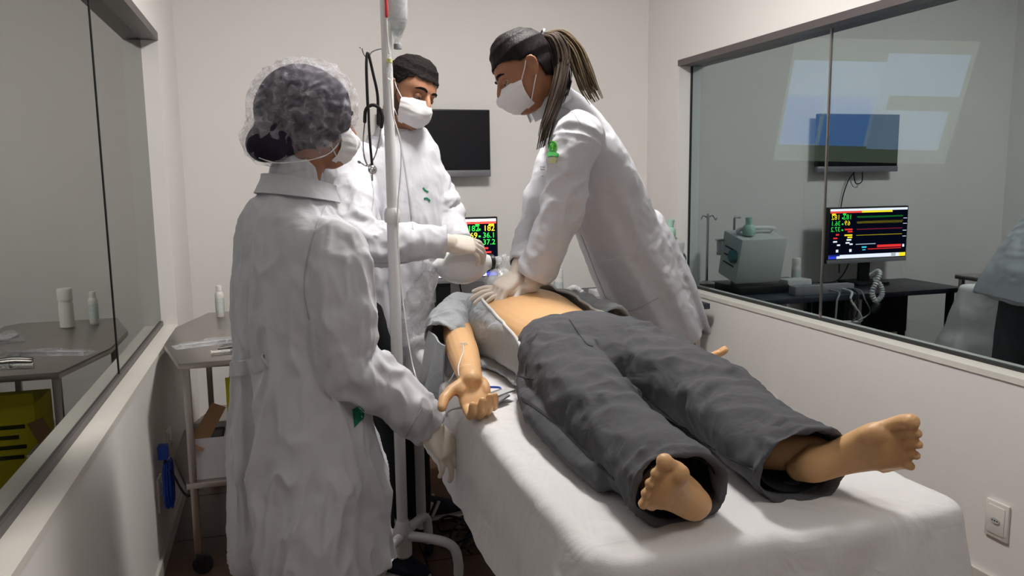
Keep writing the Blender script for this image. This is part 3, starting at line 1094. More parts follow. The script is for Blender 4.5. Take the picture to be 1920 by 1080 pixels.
line = [c0, at(733, 170, Y=PY - 0.03), at(737, 215, Y=PY - 0.025), at(750, 262, Y=PY - 0.03), at(752, 310, Y=PY - 0.03), at(745, 420, Y=PY - 0.026), at(755, 560, Y=PY - 0.03), at(775, 690, Y=PY - 0.1),
        at(800, 735, Y=2.3), at(835, 722, Y=2.22), at(856, 690, Y=2.15), at(868, 652, Y=2.2)]
G().tube(line, 0.0021, n=8).make('drip_tube', M_tubeclear, dl)

# ---- stethoscope on the hook
st = thing('stethoscope', 'black stethoscope hanging from the wire hook of the infusion stand', 'stethoscope', (hk.x, PY, 1.35))
q = lambda x, y, dy=0.0: at(x, y, Y=PY - 0.02 + dy)
G().tube([q(709, 232), q(708, 180), q(700, 140), q(690, 100), q(687, 118, -0.008), q(688, 160, -0.008), q(690, 205, -0.008)], 0.0045, n=10).make('tubing', M_rubber, st)
G().tube([q(684, 228), q(686, 206), q(698, 197), q(711, 203), q(717, 220), q(715, 238)], 0.0055, n=10).make('yoke_spring', M_rubber, st)
G().tube([q(691, 205, -0.008), q(692, 240, -0.008), q(695, 280, -0.008), q(698, 312, -0.008)], 0.004, n=10).make('tubing', M_rubber, st)
G().tube([q(684, 228), q(681, 265), q(683, 295), q(690, 311), q(697, 309)], 0.0022, n=8).make('ear_tube', M_chrome, st)
G().tube([q(715, 238), q(710, 268), q(702, 295), q(690, 311), q(676, 305)], 0.0022, n=8).make('ear_tube', M_chrome, st)
G().lathe([(0.004, -0.006), (0.014, -0.005), (0.015, 0.0), (0.012, 0.005), (0.004, 0.008)], q(699, 318, -0.012), (0.4, -0.9, 0.1), 20).make('chest_piece', M_chrome, st)
G().lathe([(0.004, 0), (0.0045, 0.006), (0.002, 0.01)], q(676, 305), (-0.8, 0, 0.4), 10).make('ear_tip', M_grey, st)
G().tube([q(698, 318, -0.01), q(698, 338, -0.01)], 0.003, n=8, sub=2).make('chest_stem', M_chrome, st)

# ---- equipment table in the back right corner
EZ = 0.70
et = thing('equipment_table', 'steel side table in the back corner loaded with a ventilator and hoses', 'table', (1.75, 4.0, 0))
G().box((1.36, 3.62, EZ - 0.03), (2.12, 4.40, EZ)).make('table_top', mat('dark blue grey laminate', srgb(44, 50, 62), 0.4), et, bevel=0.004)
for xx in (1.4, 2.06):
    for yy in (3.66, 4.34):
        G().box((xx, yy, 0), (xx + 0.03, yy + 0.03, EZ - 0.031)).make('leg', M_steel, et, bevel=0.002)
G().box((1.4, 3.68, 0.25), (2.09, 4.36, 0.27)).make('lower_shelf', M_steel, et, bevel=0.002)
bp = at(1047, 540, Y=4.15)
bottle('spray_bottle', 'white spray bottle standing on the equipment table behind the bending woman', bp.x, bp.y, EZ, 0.027, 0.105, 0.026, 0.045, M_plastic, M_plastic, labelm=M_lab)
# ventilator: pale tilted unit with handle, vents and knob
vt = thing('ventilator_unit', 'pale grey ventilator unit with round knob on the equipment table', 'ventilator', (1.93, 3.92, EZ))
G().box((1.77, 3.8, EZ), (2.09, 4.06, EZ + 0.045)).make('unit_base', M_black, vt, bevel=0.006)
ax = (V((1, 0, 0)), V((0, cos(0.22), sin(0.22))), V((0, -sin(0.22), cos(0.22))))
G().obox((1.93, 3.93, EZ + 0.20), ax, (0.145, 0.10, 0.13)).make('housing', M_ltgrey, vt, bevel=0.014)
for k in range(3):
    G().obox(V((1.93, 3.93, EZ + 0.20)) - ax[0] * 0.146 + ax[2] * (0.05 - 0.045 * k), ax, (0.002, 0.055, 0.004)).make('vent_slot', M_black, vt, bevel=0.001)
    G().obox(V((1.93, 3.93, EZ + 0.20)) + ax[0] * 0.146 + ax[2] * (0.05 - 0.045 * k), ax, (0.002, 0.055, 0.004)).make('vent_slot', M_black, vt, bevel=0.001)
G().lathe([(0.035, 0), (0.035, 0.02), (0.024, 0.03)], V((1.93, 3.93, EZ + 0.2)) + ax[0] * 0.146 + ax[1] * -0.05 + ax[2] * 0.02, (1, 0, 0), 24).make('control_knob', mat('teal knob', srgb(70, 110, 112), 0.5), vt)
G().tube([V((1.93, 3.93, EZ + 0.2)) + ax[0] * s + ax[2] * h for s, h in ((-0.1, 0.125), (-0.1, 0.16), (0.1, 0.16), (0.1, 0.125))], 0.011, n=12).make('carry_handle', M_white, vt)
G().lathe([(0.03, 0), (0.036, 0.02), (0.03, 0.05), (0.018, 0.06), (0.018, 0.10)], (2.0, 3.86, EZ + 0.325), (0.1, -0.1, 1), 20).make('humidifier_jar', mat('pale green plastic', srgb(170, 205, 190), 0.4), vt)
# wall rail pole near the jar
rp = thing('drip_pole', 'thin chrome pole with hooked top in the back right corner', 'pole', (2.03, 4.25, EZ))
G().lathe([(0.05, 0), (0.05, 0.012), (0.02, 0.025)], (2.03, 4.25, EZ), n=28).make('pole_base', M_steel, rp)
G().tube([(2.03, 4.25, EZ + 0.02), (2.03, 4.25, 1.12)], 0.008, sub=1, n=12).make('pole', M_chrome, rp)
for s in (-1, 1):
    G().tube([(2.03, 4.25, 1.10), (2.03 + s * 0.03, 4.25, 1.115), (2.03 + s * 0.05, 4.25, 1.09), (2.03 + s * 0.06, 4.25, 1.1)], 0.004, n=8).make('hook', M_chrome, rp)
# bracket by the window jamb
wbk = thing('chrome_bracket', 'small chrome clamp bracket beside the window jamb behind the woman', 'bracket', at(1245, 430, Y=4.0))
p = at(1232, 412, Y=4.0)
G().tube([p + V((-0.03, 0, 0)), p, p + V((0.004, 0, -0.03)), p + V((0.004, 0, -0.17)), p + V((0.01, 0, -0.3)), V((p.x + 0.01, p.y, EZ + 0.002))], 0.007, n=10).make('bent_rod', M_chrome, wbk)
p2 = at(1262, 455, Y=4.0)
G().box((p2.x - 0.03, 3.98, p2.z), (p2.x + 0.02, 4.01, p2.z + 0.012)).make('clamp_plate', M_chrome, wbk, bevel=0.002)
G().box((p2.x - 0.012, 3.985, p2.z - 0.08), (p2.x + 0.012, 4.005, p2.z)).make('clamp_jaw', M_ltgrey, wbk, bevel=0.002)
G().box((p.x - 0.002, 3.99, p2.z - 0.005), (p2.x - 0.02, 4.0, p2.z + 0.01)).make('clamp_arm', M_chrome, wbk, bevel=0.002)

# corrugated breathing hose and tangled leads on the table
hs = thing('breathing_hose', 'grey corrugated breathing hose hanging at the table edge', 'hose', at(1095, 560, Y=3.6))
path = [at(1062, 548, Y=3.66), at(1075, 540, Y=3.6), at(1088, 545, Y=3.56), at(1100, 562, Y=3.55), at(1108, 582, Y=3.55), at(1098, 600, Y=3.55), at(1085, 590, Y=3.55), at(1083, 572, Y=3.56), at(1088, 556, Y=3.58)]
G().tube(path, 0.013, n=14, sub=14, mod=lambda u, ph, c: 1 + 0.22 * sin(u * 2 * pi * 34)).make('hose', M_ltgrey, hs)
G().lathe([(0.016, 0), (0.02, 0.01), (0.02, 0.05), (0.012, 0.06)], at(1092, 606, Y=3.55), (0.5, 0, -0.6), 18).make('connector', M_black, hs)
for k in (0, 1, 2, 4):
    t_ = thing('device_lead', ['coiled grey lead on the equipment table nearest the spray bottle', 'dark lead drooping over the equipment table edge', 'thin pale lead looped over the table corner',
                               'black lead bundled beside the corrugated hose', 'grey lead trailing behind the bending woman', 'white lead lying across the equipment table'][k], 'cable', (1.5 + 0.05 * k, 3.62, EZ - 0.05), 'leads on the equipment table')
    x0 = 1.42 + 0.045 * k
    z = EZ + 0.006
    mk = [M_grey, M_black, M_ltgrey, M_black, M_grey, M_plastic][k]
    pts = [(x0 + 0.05 * sin(k), 3.9, z), (x0 + 0.06, 3.78 + 0.02 * k, z + 0.02), (x0 + 0.02 * cos(k), 3.64, z + 0.012), (x0 + 0.03, 3.58, z - 0.03), (x0 + 0.05 * sin(2 * k), 3.57, z - 0.10 - 0.02 * k), (x0 + 0.08, 3.56, z - 0.14)]
    G().tube(pts, 0.0045 + 0.001 * (k % 3), n=8).make('lead', mk, t_)
G()
tr2 = thing('instrument_tray', 'grey instrument tray with small devices on the equipment table', 'tray', (1.62, 3.82, EZ))
G().box((1.44, 3.68, EZ), (1.82, 3.74, EZ + 0.05)).make('tray_edge', M_grey, tr2, bevel=0.004)
G().box((1.46, 3.74, EZ), (1.7, 3.84, EZ + 0.035)).make('device_box', M_black, tr2, bevel=0.006)
G().box((1.58, 3.86, EZ), (1.74, 3.96, EZ + 0.06)).make('device_box', M_ltgrey, tr2, bevel=0.006)

# ---- projected picture in the dim room behind the right glass
pj = thing('projection_screen', 'slanted projection of pale sheets on tan ground seen through the right glass', 'projection', (3.2, 3.9, 0))
A, B, C_, D_ = at(1492, 70, X=3.25), at(1838, 78, X=3.05), at(1770, 308, X=3.15), at(1450, 300, X=3.35)
ux, vy = B - A, D_ - A
nrm = ux.cross(vy).normalized() * 0.006


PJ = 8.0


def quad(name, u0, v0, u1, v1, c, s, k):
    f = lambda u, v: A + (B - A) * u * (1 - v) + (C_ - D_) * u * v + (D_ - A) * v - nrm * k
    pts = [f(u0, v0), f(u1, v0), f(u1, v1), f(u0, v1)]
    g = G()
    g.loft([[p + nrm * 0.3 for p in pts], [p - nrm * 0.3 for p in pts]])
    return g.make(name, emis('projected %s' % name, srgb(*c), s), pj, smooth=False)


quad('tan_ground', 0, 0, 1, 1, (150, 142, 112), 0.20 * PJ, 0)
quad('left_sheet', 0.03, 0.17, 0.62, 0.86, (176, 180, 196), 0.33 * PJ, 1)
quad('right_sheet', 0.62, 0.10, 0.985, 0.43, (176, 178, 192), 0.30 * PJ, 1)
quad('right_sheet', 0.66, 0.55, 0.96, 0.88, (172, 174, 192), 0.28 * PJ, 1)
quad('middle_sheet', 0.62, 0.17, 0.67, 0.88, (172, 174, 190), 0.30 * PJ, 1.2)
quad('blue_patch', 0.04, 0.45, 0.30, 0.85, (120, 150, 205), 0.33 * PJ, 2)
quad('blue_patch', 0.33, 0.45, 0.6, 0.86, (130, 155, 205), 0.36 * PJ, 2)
# easel legs carry the screen down to the floor
for (p, s) in ((D_ + (C_ - D_) * 0.2, 0), (D_ + (C_ - D_) * 0.8, 0)):
    q0 = p + (A - D_) * 0.1 + V((0.03, 0.0, 0))
    G().tube([q0, V((q0.x + 0.05, q0.y, 0.0))], 0.012, sub=1, n=10).make('easel_leg', M_black, pj)


# ================================================================== people
def interp(tab, t):
    for (a, b) in zip(tab[:-1], tab[1:]):
        if t <= b[0]:
            k = (t - a[0]) / (b[0] - a[0])
            k = k * k * (3 - 2 * k) * 0.4 + k * 0.6
            return [p + (q - p) * k for p, q in zip(a[1:], b[1:])]
    return list(tab[-1][1:])


#        t     front   back    halfwidth
HEADTAB = [(0.0, 0.062, 0.010, 0.016), (0.05, 0.082, -0.010, 0.034), (0.14, 0.090, -0.035, 0.052), (0.25, 0.090, -0.062, 0.062),
           (0.36, 0.089, -0.080, 0.068), (0.50, 0.087, -0.096, 0.073), (0.64, 0.091, -0.104, 0.077), (0.78, 0.083, -0.096, 0.073),
           (0.89, 0.060, -0.072, 0.055), (0.96, 0.032, -0.042, 0.033), (1.0, 0.004, -0.008, 0.005)]


class Head:
    def __init__(s, c, f, u, k=1.0):
        s.c = V(c)
        s.f = V(f).normalized()
        u = V(u)
        s.u = (u - s.f * u.dot(s.f)).normalized()
        s.l = s.u.cross(s.f)
        s.k = k

    def W(s, x, y, z):
        return s.c + (s.f * x + s.l * y + s.u * z) * s.k

    def surf(s, t, ph, off=0.0):
        xf, xb, w = interp(HEADTAB, t)
        cx, rx = (xf + xb) / 2, (xf - xb) / 2
        c, q = cos(ph), sin(ph)
        e = 2 / 2.25
        c = math.copysign(abs(c) ** e, c)
        q = math.copysign(abs(q) ** e, q)
        z = -0.116 + 0.232 * t
        x, y = cx + (rx + off) * c, (w + off) * q
        zz = z + off * (2 * t - 1)
        # eye sockets, cheek, brow
        if off < 0.004 and c > 0:
            for sy in (-1, 1):
                d2 = ((y - sy * 0.031) / 0.017) ** 2 + ((z - 0.004) / 0.012) ** 2
                x -= 0.010 * exp(-d2)
                d2 = ((y - sy * 0.028) / 0.026) ** 2 + ((z - 0.026) / 0.008) ** 2
                x += 0.004 * exp(-d2)
        return x, y, zz

    def geo(s, g, n=48, m=40, features=True):
        rings = []
        for i in range(m + 1):
            t = i / m
            rings.append([s.W(*s.surf(t, 2 * pi * j / n)) for j in range(n)])
        g.loft(rings)
        if features:
            g.tube([s.W(0.084, 0, 0.022), s.W(0.094, 0, 0.004), s.W(0.106, 0, -0.016), s.W(0.112, 0, -0.030)], [(0.008, 0.008), (0.009, 0.010), (0.011, 0.012), (0.012, 0.010)], n=12, hint=tuple(s.l))
            for sy in (-1, 1):
                g.ellipsoid(s.W(0.100, sy * 0.012, -0.034), (0.009, 0.008, 0.008), n=10, m=8)
            g.tube([s.W(0.090, -0.024, -0.066), s.W(0.099, -0.010, -0.062), s.W(0.100, 0, -0.064), s.W(0.099, 0.010, -0.062), s.W(0.090, 0.024, -0.066)], [0.004, 0.006, 0.006, 0.006, 0.004], n=10)
            g.tube([s.W(0.090, -0.02, -0.073), s.W(0.099, 0, -0.075), s.W(0.090, 0.02, -0.073)], [0.004, 0.007, 0.004], n=10)
            for sy in (-1, 1):
                # ear: bowl and rim
                bx_ = -0.012
                w = 0.071
                g.ellipsoid(s.W(bx_, sy * (w + 0.004), -0.004), (0.017 * s.k, 0.007 * s.k, 0.029 * s.k), (s.f, s.l, s.u), 14, 10)
                rim = [s.W(bx_ + 0.012, sy * (w + 0.006), 0.012), s.W(bx_ + 0.004, sy * (w + 0.014), 0.026), s.W(bx_ - 0.012, sy * (w + 0.017), 0.022), s.W(bx_ - 0.018, sy * (w + 0.016), 0.004), s.W(bx_ - 0.011, sy * (w + 0.011), -0.018), s.W(bx_ - 0.001, sy * (w + 0.006), -0.031)]
                g.tube(rim, [0.004, 0.005, 0.005, 0.005, 0.0045, 0.006], n=8)

    def eyes(s, parent, lidm, browm, closed=0.75):
        for sy in (-1, 1):
            e = G().ellipsoid(s.W(0.0735, sy * 0.031, 0.003), (0.0118, 0.0118, 0.0118), n=16, m=10).make('eye', mat('eye white', srgb(176, 164, 152), 0.3), parent)
            G().ellipsoid(s.W(0.0842, sy * 0.031, 0.000), (0.0024, 0.005, 0.005), (s.f, s.l, s.u), 12, 8).make('iris', mat('dark iris', srgb(35, 22, 16), 0.2), e)
            # upper lid with lash line
            g = G()
            rr = []
            for i in range(8):
                a = radians(95 - i * (95 + 55 * closed) / 7 * closed - 0)
                rr.append([s.W(0.0735 + 0.0128 * cos(a) * cos(b), sy * 0.031 + 0.0128 * sin(b) * 1.0, 0.003 + 0.0128 * sin(a) * cos(b)) for b in [radians(-80 + 20 * j) for j in range(9)]])
            g.loft(rr, False, False, closed=False)
            g.make('eyelid', lidm, e, solid=0.0014)
            G().tube(rr[-1], 0.0009, n=6, sub=1).make('lash_line', browm, e)
            pts = [s.W(0.090, sy * 0.012, 0.026), s.W(0.092, sy * 0.026, 0.031), s.W(0.084, sy * 0.042, 0.030), s.W(0.073, sy * 0.052, 0.024)]
            G().tube(pts, [(0.0025, 0.004), (0.003, 0.0045), (0.0025, 0.004), (0.0015, 0.002)], n=8, hint=tuple(s.f)).make('eyebrow', browm, parent)

    def mask(s, parent, top=-0.008, low=-0.108):
        g = G()
        rows = 22
        cols_ = 30
        rr = []
        for i in range(rows + 1):
            v = i / rows
            z = top + (low - top) * v
            X = interp([(0, 0.094), (0.12, 0.104), (0.3, 0.116), (0.55, 0.117), (0.8, 0.104), (1.0, 0.074)], v)[0]
            Wd = interp([(0, 0.066), (0.25, 0.074), (0.6, 0.070), (0.85, 0.056), (1.0, 0.040)], v)[0]
            x0 = -0.004 + 0.012 * v
            row = []
            for j in range(cols_ + 1):
                ph = radians(-70 + 140 * j / cols_)
                nose = 0.016 * exp(-(ph / 0.16) ** 2) * exp(-((v - 0.28) / 0.25) ** 2)
                pl = 0.0022 * (((v * 4.2) % 1.0) - 0.5) * (1 if 0.1 < v < 0.92 else 0) + 0.002 * noise.noise(V((ph * 3, v * 6, s.c.x)))
                dz = 0.004 * exp(-(ph / 0.30) ** 2) * (1 - v) - 0.012 * (1 - cos(ph)) * (0.5 - v) * 1.6
                cc = cos(ph) ** 0.9
                row.append(s.W(x0 + (X - x0 + nose + pl) * cc, (Wd + pl) * sin(ph), z + dz))
            rr.append(row)
        g.loft(rr, False, False, closed=False)
        mk = g.make('face_mask', M_mask, parent, solid=0.0016)
        for sy in (-1, 1):
            j = 0 if sy < 0 else cols_
            top_ = rr[2][j]
            bot_ = rr[-4][j]
            ear_t = s.W(-0.010, sy * 0.083, 0.024)
            ear_b = s.W(-0.022, sy * 0.080, -0.018)
            ear_m = s.W(-0.031, sy * 0.081, 0.006)
            G().tube([top_, (top_ + ear_t) / 2 + s.l * sy * 0.004 * s.k, ear_t, ear_m, ear_b, (bot_ + ear_b) / 2 + s.l * sy * 0.003 * s.k, bot_], 0.0017, n=8).make('ear_loop', M_mask, mk)
        return mk

    def hair(s, name, material, parent, off, line, lump=0.004, freq=60, solid=0.006, top=0.0):
        """a hair shell over the scalp; line(x, y, z, c) says where hair grows"""
        g = G()
        n, m_ = 150, 130
        vs, ok, fs = [], [], []
        for i in range(m_ + 1):
            t = 0.12 + 0.88 * i / m_
            for j in range(n):
                x, y, z = s.surf(t, 2 * pi * j / n, 0.0041)
                fr = max(0, min(1, (x - 0.0) / 0.07)) * (1 - 0.8 * max(0, min(1, (z - 0.075) / 0.04)))
                of = (off + top * max(0, min(1, (t - 0.55) / 0.4))) * (1 - 0.78 * fr)
                x, y, z = s.surf(t, 2 * pi * j / n, max(of, 0.0041) if off > 0.0041 else off)
                p = s.W(x, y, z)
                d = (p - s.c).normalized()
                p += d * lump * noise.noise(p * freq)
                vs.append(p)
                ok.append(line(x, y, z))
        for i in range(m_):
            for j in range(n):
                k = (j + 1) % n
                q = (i * n + j, i * n + k, (i + 1) * n + k, (i + 1) * n + j)
                if sum(ok[a] for a in q) >= 3:
                    fs.append(q)
        used = sorted(set(a for f in fs for a in f))
        re = {a: b for b, a in enumerate(used)}
        g.add([vs[a] for a in used], [tuple(re[a] for a in f) for f in fs])
        return g.make(name, material, parent, solid=-solid)


def hairline(tab, x):
    return interp([(a + 1.0, b) for a, b in tab], x + 1.0)[0]


def hand(g, wrist, d, n, right, curls, spread=(0.10, 0.02, -0.05, -0.14), thumb=(0.55, 0.65, 0.35), tcurl=(0.25, 0.3), k=1.0, fr=1.0):
    """palm plus five jointed fingers. d points to the fingers, n out of the back of the hand"""
    d = V(d).normalized()
    n = V(n)
    n = (n - d * n.dot(d)).normalized()
    s = n.cross(d) * (1 if right else -1)
    W_ = V(wrist)
    P = lambda a, b, c: W_ + (d * a + s * b + n * c) * k
    g.tube([P(-0.03, 0, 0), P(0.0, 0, 0), P(0.03, 0.002, 0), P(0.065, 0.001, 0), P(0.09, 0, 0.001)], [(0.027 * k, 0.021 * k), (0.028 * k, 0.021 * k), (0.038 * k, 0.020 * k), (0.043 * k, 0.017 * k), (0.041 * k, 0.013 * k)], n=20, hint=tuple(s), e=2.5)
    g.ellipsoid(P(0.03, 0.024, -0.010), (0.033 * k, 0.017 * k, 0.016 * k), (d * 0.85 + s * 0.5, s * 0.85 - d * 0.5, n), 14, 10)
    g.ellipsoid(P(0.035, -0.026, -0.010), (0.033 * k, 0.014 * k, 0.014 * k), (d, s, n), 14, 10)
    roots = ((0.090, 0.029), (0.094, 0.0095), (0.090, -0.0105), (0.081, -0.029))
    lens = ((0.044, 0.026, 0.021), (0.048, 0.030, 0.022), (0.044, 0.028, 0.021), (0.034, 0.021, 0.019))
    rad = (0.0088, 0.0090, 0.0086, 0.0076)
    nails = []
    for i in range(4):
        p = P(roots[i][0] - 0.016, roots[i][1], 0.002)
        q = P(roots[i][0], roots[i][1], 0.0)
        dd = (d * cos(spread[i]) + s * sin(spread[i])).normalized()
        nn = n
        a = 0
        pts = [p, q]
        r = rad[i] * k * fr
        rr = [r * 1.08, r * 1.12]
        for j in range(3):
            a += curls[i][j]
            v = dd * cos(a) - nn * sin(a)
            e = pts[-1] + v * (lens[i][j] * k)
            pts.append((pts[-1] + e) / 2)
            rr.append(r * (1.0 - 0.05 * j))
            pts.append(e)
            rr.append(r * (1.02 - 0.07 * (j + 1)))
        g.tube(pts, rr, n=12, sub=3, hint=tuple(s))
        nails.append((pts[-1], v))
    b0 = P(0.018, 0.022, -0.006)
    td = (d * thumb[0] + s * thumb[1] - n * thumb[2]).normalized()
    t1 = b0 + td * 0.044 * k
    side = (d - td * d.dot(td)).normalized()
    v1 = (td * cos(tcurl[0]) + side * sin(tcurl[0])).normalized()
    t2 = t1 + v1 * 0.034 * k
    v2 = (td * cos(tcurl[0] + tcurl[1]) + side * sin(tcurl[0] + tcurl[1])).normalized()
    t3 = t2 + v2 * 0.027 * k
    g.tube([b0, (b0 + t1) / 2, t1, (t1 + t2) / 2, t2, t3], [x * k * fr for x in (0.016, 0.014, 0.0115, 0.0105, 0.0108, 0.0088)], n=12, sub=3, hint=tuple(n))


REL = [(0.25, 0.35, 0.2), (0.32, 0.4, 0.25), (0.38, 0.45, 0.3), (0.42, 0.5, 0.3)]


def wrinkle(amp, freq, seed, zones=()):
    """sleeve / leg wrinkles: rings of creases, stronger around the joints given as (u, width)"""
    def f(u, ph, c):
        w = 0.35 + sum(1.2 * exp(-((u - z) / wd) ** 2) for z, wd in zones)
        a = noise.noise(V((u * freq + 0.55 * sin(ph + seed), cos(ph) * 0.9 + seed, sin(ph) * 0.9)))
        b = noise.noise(V((u * freq * 2.3 + 0.8 * sin(ph), cos(ph) * 1.6 + seed + 9, sin(ph) * 1.6)))
        a = (1 - min(1, 2.2 * abs(a))) ** 1.6
        return 1 + 1.5 * amp * w * (0.9 * a + 0.5 * b - 0.3)
    return f


def collar(name, c, n, r, h, material, parent, flare=1.12, open_dir=None, gap=0.5):
    """a standing collar band round the neck"""
    n = V(n).normalized()
    a = V(open_dir) if open_dir is not None else n.orthogonal()
    a = (a - n * a.dot(n)).normalized()
    b = n.cross(a)
    g = G()
    rr = []
    for i in range(6):
        u = i / 5
        k = 1 + (flare - 1) * (1 - u) if u < 0.8 else 1 + (flare - 1) * 0.25
        row = []
        for j in range(37):
            ph = gap / 2 + (2 * pi - gap) * j / 36
            lift = h * u * (0.8 + 0.2 * (1 - cos(ph)) / 2)
            row.append(V(c) + n * lift + a * (cos(ph) * r * k) + b * (sin(ph) * r * k))
        rr.append(row)
    g.loft(rr, False, False, closed=False)
    return g.make(name, material, parent, solid=0.004)


def shoe(parent, heel, d, name='sneaker', label=None):
    """low sneaker: knit upper, thick sole, side stripes, laces"""
    d = V(d).normalized()
    s = V((0, 0, 1)).cross(d)
    z = V((0, 0, 1))
    H = V(heel)
    P = lambda a, b, c: H + d * a + s * b + z * c
    g = G()
    rr = []
    for a, w in ((-0.01, 0.018), (0.0, 0.032), (0.05, 0.036), (0.11, 0.035), (0.18, 0.047), (0.235, 0.046), (0.27, 0.034), (0.287, 0.014)):
        top = 0.028 if a < 0.2 else 0.024
        rr.append([P(a, -w, 0.003), P(a, -w * 1.04, top * 0.6), P(a, -w * 0.98, top), P(a, w * 0.98, top), P(a, w * 1.04, top * 0.6), P(a, w, 0.003)])
    g.loft(rr)
    so = g.make('shoe_sole', M_sole, parent, sub=1)
    g = G()
    g.tube([P(0.0, 0, 0.055), P(0.03, 0, 0.065), P(0.09, 0, 0.066), P(0.15, 0, 0.055), P(0.21, 0, 0.045), P(0.268, 0, 0.036)], [(0.022, 0.035), (0.036, 0.045), (0.036, 0.046), (0.041, 0.038), (0.045, 0.028), (0.028, 0.016)], n=20, hint=tuple(s))
    g.tube([P(0.035, 0, 0.07), P(0.04, 0, 0.125)], [(0.037, 0.045), (0.038, 0.048)], n=18, hint=tuple(s), sub=3, c1='hollow', hollow=0.03)
    up = g.fuse('shoe_upper', M_navy, parent, 0.005, 3, label=label)
    for sy in (-1, 1):
        for k in range(3):
            a0 = 0.075 + k * 0.028
            gg = G()
            pts = [P(a0 + 0.03 * q, sy * (0.0385 + 0.006 * (1 - q)), 0.03 + 0.055 * q) for q in (0, 0.25, 0.5, 0.75, 1)]
            gg.tube(pts, [(0.007, 0.004)] * 5, n=8, hint=tuple(d), sub=2, e=3)
            gg.make('side_stripe', M_sole, up)
    for k in range(4):
        a0 = 0.105 + 0.02 * k
        G().tube([P(a0, -0.022, 0.098 - 0.007 * k), P(a0 + 0.005, 0, 0.107 - 0.008 * k), P(a0, 0.022, 0.098 - 0.007 * k)], 0.0024, n=8).make('shoe_lace', M_black, up)


def foldy(seed, amp_v=0.010, amp_f=0.003, zlo=0.3, zhi=1.4, fv=9.0, fz=1.8, lean=0.0):
    def f(p, n):
        u = max(0, min(1, (zhi - p.z) / (zhi - zlo)))
        a = noise.noise(V((p.x * fv + seed + lean * p.z, p.y * fv, p.z * fz)))
        b = noise.noise(V((p.x * fv * 2.4 + seed, p.y * fv * 2.4 + 4 + p.z * 3, p.z * fz * 2.6)))
        c = noise.noise(V((p.x * 30 + 5 * p.z, p.y * 30, p.z * 22 + seed)))
        a = (1 - min(1, 2.4 * abs(a))) ** 1.7 - 0.35
        b = (1 - min(1, 2.4 * abs(b))) ** 1.5 - 0.35
        return amp_v * (0.5 + 0.8 * u) * (1.1 * a + 0.6 * b) + amp_f * c
    return f


# ------------------------------------------------------------------ training manikin on the bed
mk = thing('training_manikin', 'tan training manikin lying on the sheeted couch in grey trousers and open shirt', 'manikin', (0.78, 2.0, BT))
hd = Head((0.765, 2.80, 0.875), (0.0, 0.03, 1), (0, 1, 0.0), 0.97)
g = G()
hd.geo(g)
chest = [(0.80, 1.93, 0.872), (0.785, 2.05, 0.876), (0.77, 2.18, 0.878), (0.758, 2.32, 0.882), (0.752, 2.46, 0.886), (0.75, 2.58, 0.884), (0.755, 2.65, 0.88)]
g.tube(chest, [(0.165, 0.098), (0.155, 0.094), (0.150, 0.094), (0.165, 0.106), (0.178, 0.112), (0.165, 0.098), (0.08, 0.06)], n=36, hint=(1, 0, 0), e=2.4)
g.tube([(0.755, 2.6, 0.875), (0.76, 2.68, 0.868), (0.765, 2.76, 0.865)], [0.062, 0.056, 0.055], n=18)
# right arm (towards the camera's left), palm up
rs = V((0.575, 2.55, 0.885))
re_ = at(862, 640, Z=0.862)
rw = at(882, 708, Z=0.852)
g.tube([(0.66, 2.56, 0.89), rs, (rs + re_) / 2 + V((-0.01, 0, 0)), re_, (re_ * 0.6 + rw * 0.4), rw, rw + (rw - re_).normalized() * 0.03], [0.06, 0.056, 0.049, 0.047, 0.045, 0.031, 0.028], n=18)
dh = V((0.0, -0.82, -0.57))
hand(g, rw + dh.normalized() * 0.008, dh, (0.0, 0.55, -0.82), True, [(0.5, 0.75, 0.5), (0.6, 0.8, 0.5), (0.65, 0.85, 0.5), (0.6, 0.9, 0.5)], spread=(0.05, 0.0, -0.03, -0.06), thumb=(0.45, 0.8, 0.1), tcurl=(0.35, 0.35), k=1.02, fr=1.28)
# left arm behind the trousers
ls = V((0.925, 2.55, 0.885))
le = V((1.03, 2.32, 0.85))
lw = V((1.10, 2.12, 0.825))
g.tube([(0.85, 2.56, 0.89), ls, (ls + le) / 2, le, le * 0.6 + lw * 0.4, lw], [0.06, 0.056, 0.049, 0.046, 0.043, 0.03], n=18)
hand(g, lw, (0.62, -0.75, -0.02), (0, 0.1, -1), False, [(0.2, 0.3, 0.2)] * 4, thumb=(0.7, 0.6, -0.2), k=0.95, fr=1.2)
# legs and feet
kR, kL = at(1118, 765, Z=0.865), at(1335, 745, Z=0.865)
hR, hL = V((0.70, 2.0, 0.87)), V((0.895, 2.0, 0.87))
heelR, heelL = at(1308, 948, Z=0.805), at(1498, 878, Z=0.822)
aR, aL = heelR + V((-0.045, 0.10, 0.035)), heelL + V((-0.035, 0.10, 0.008))


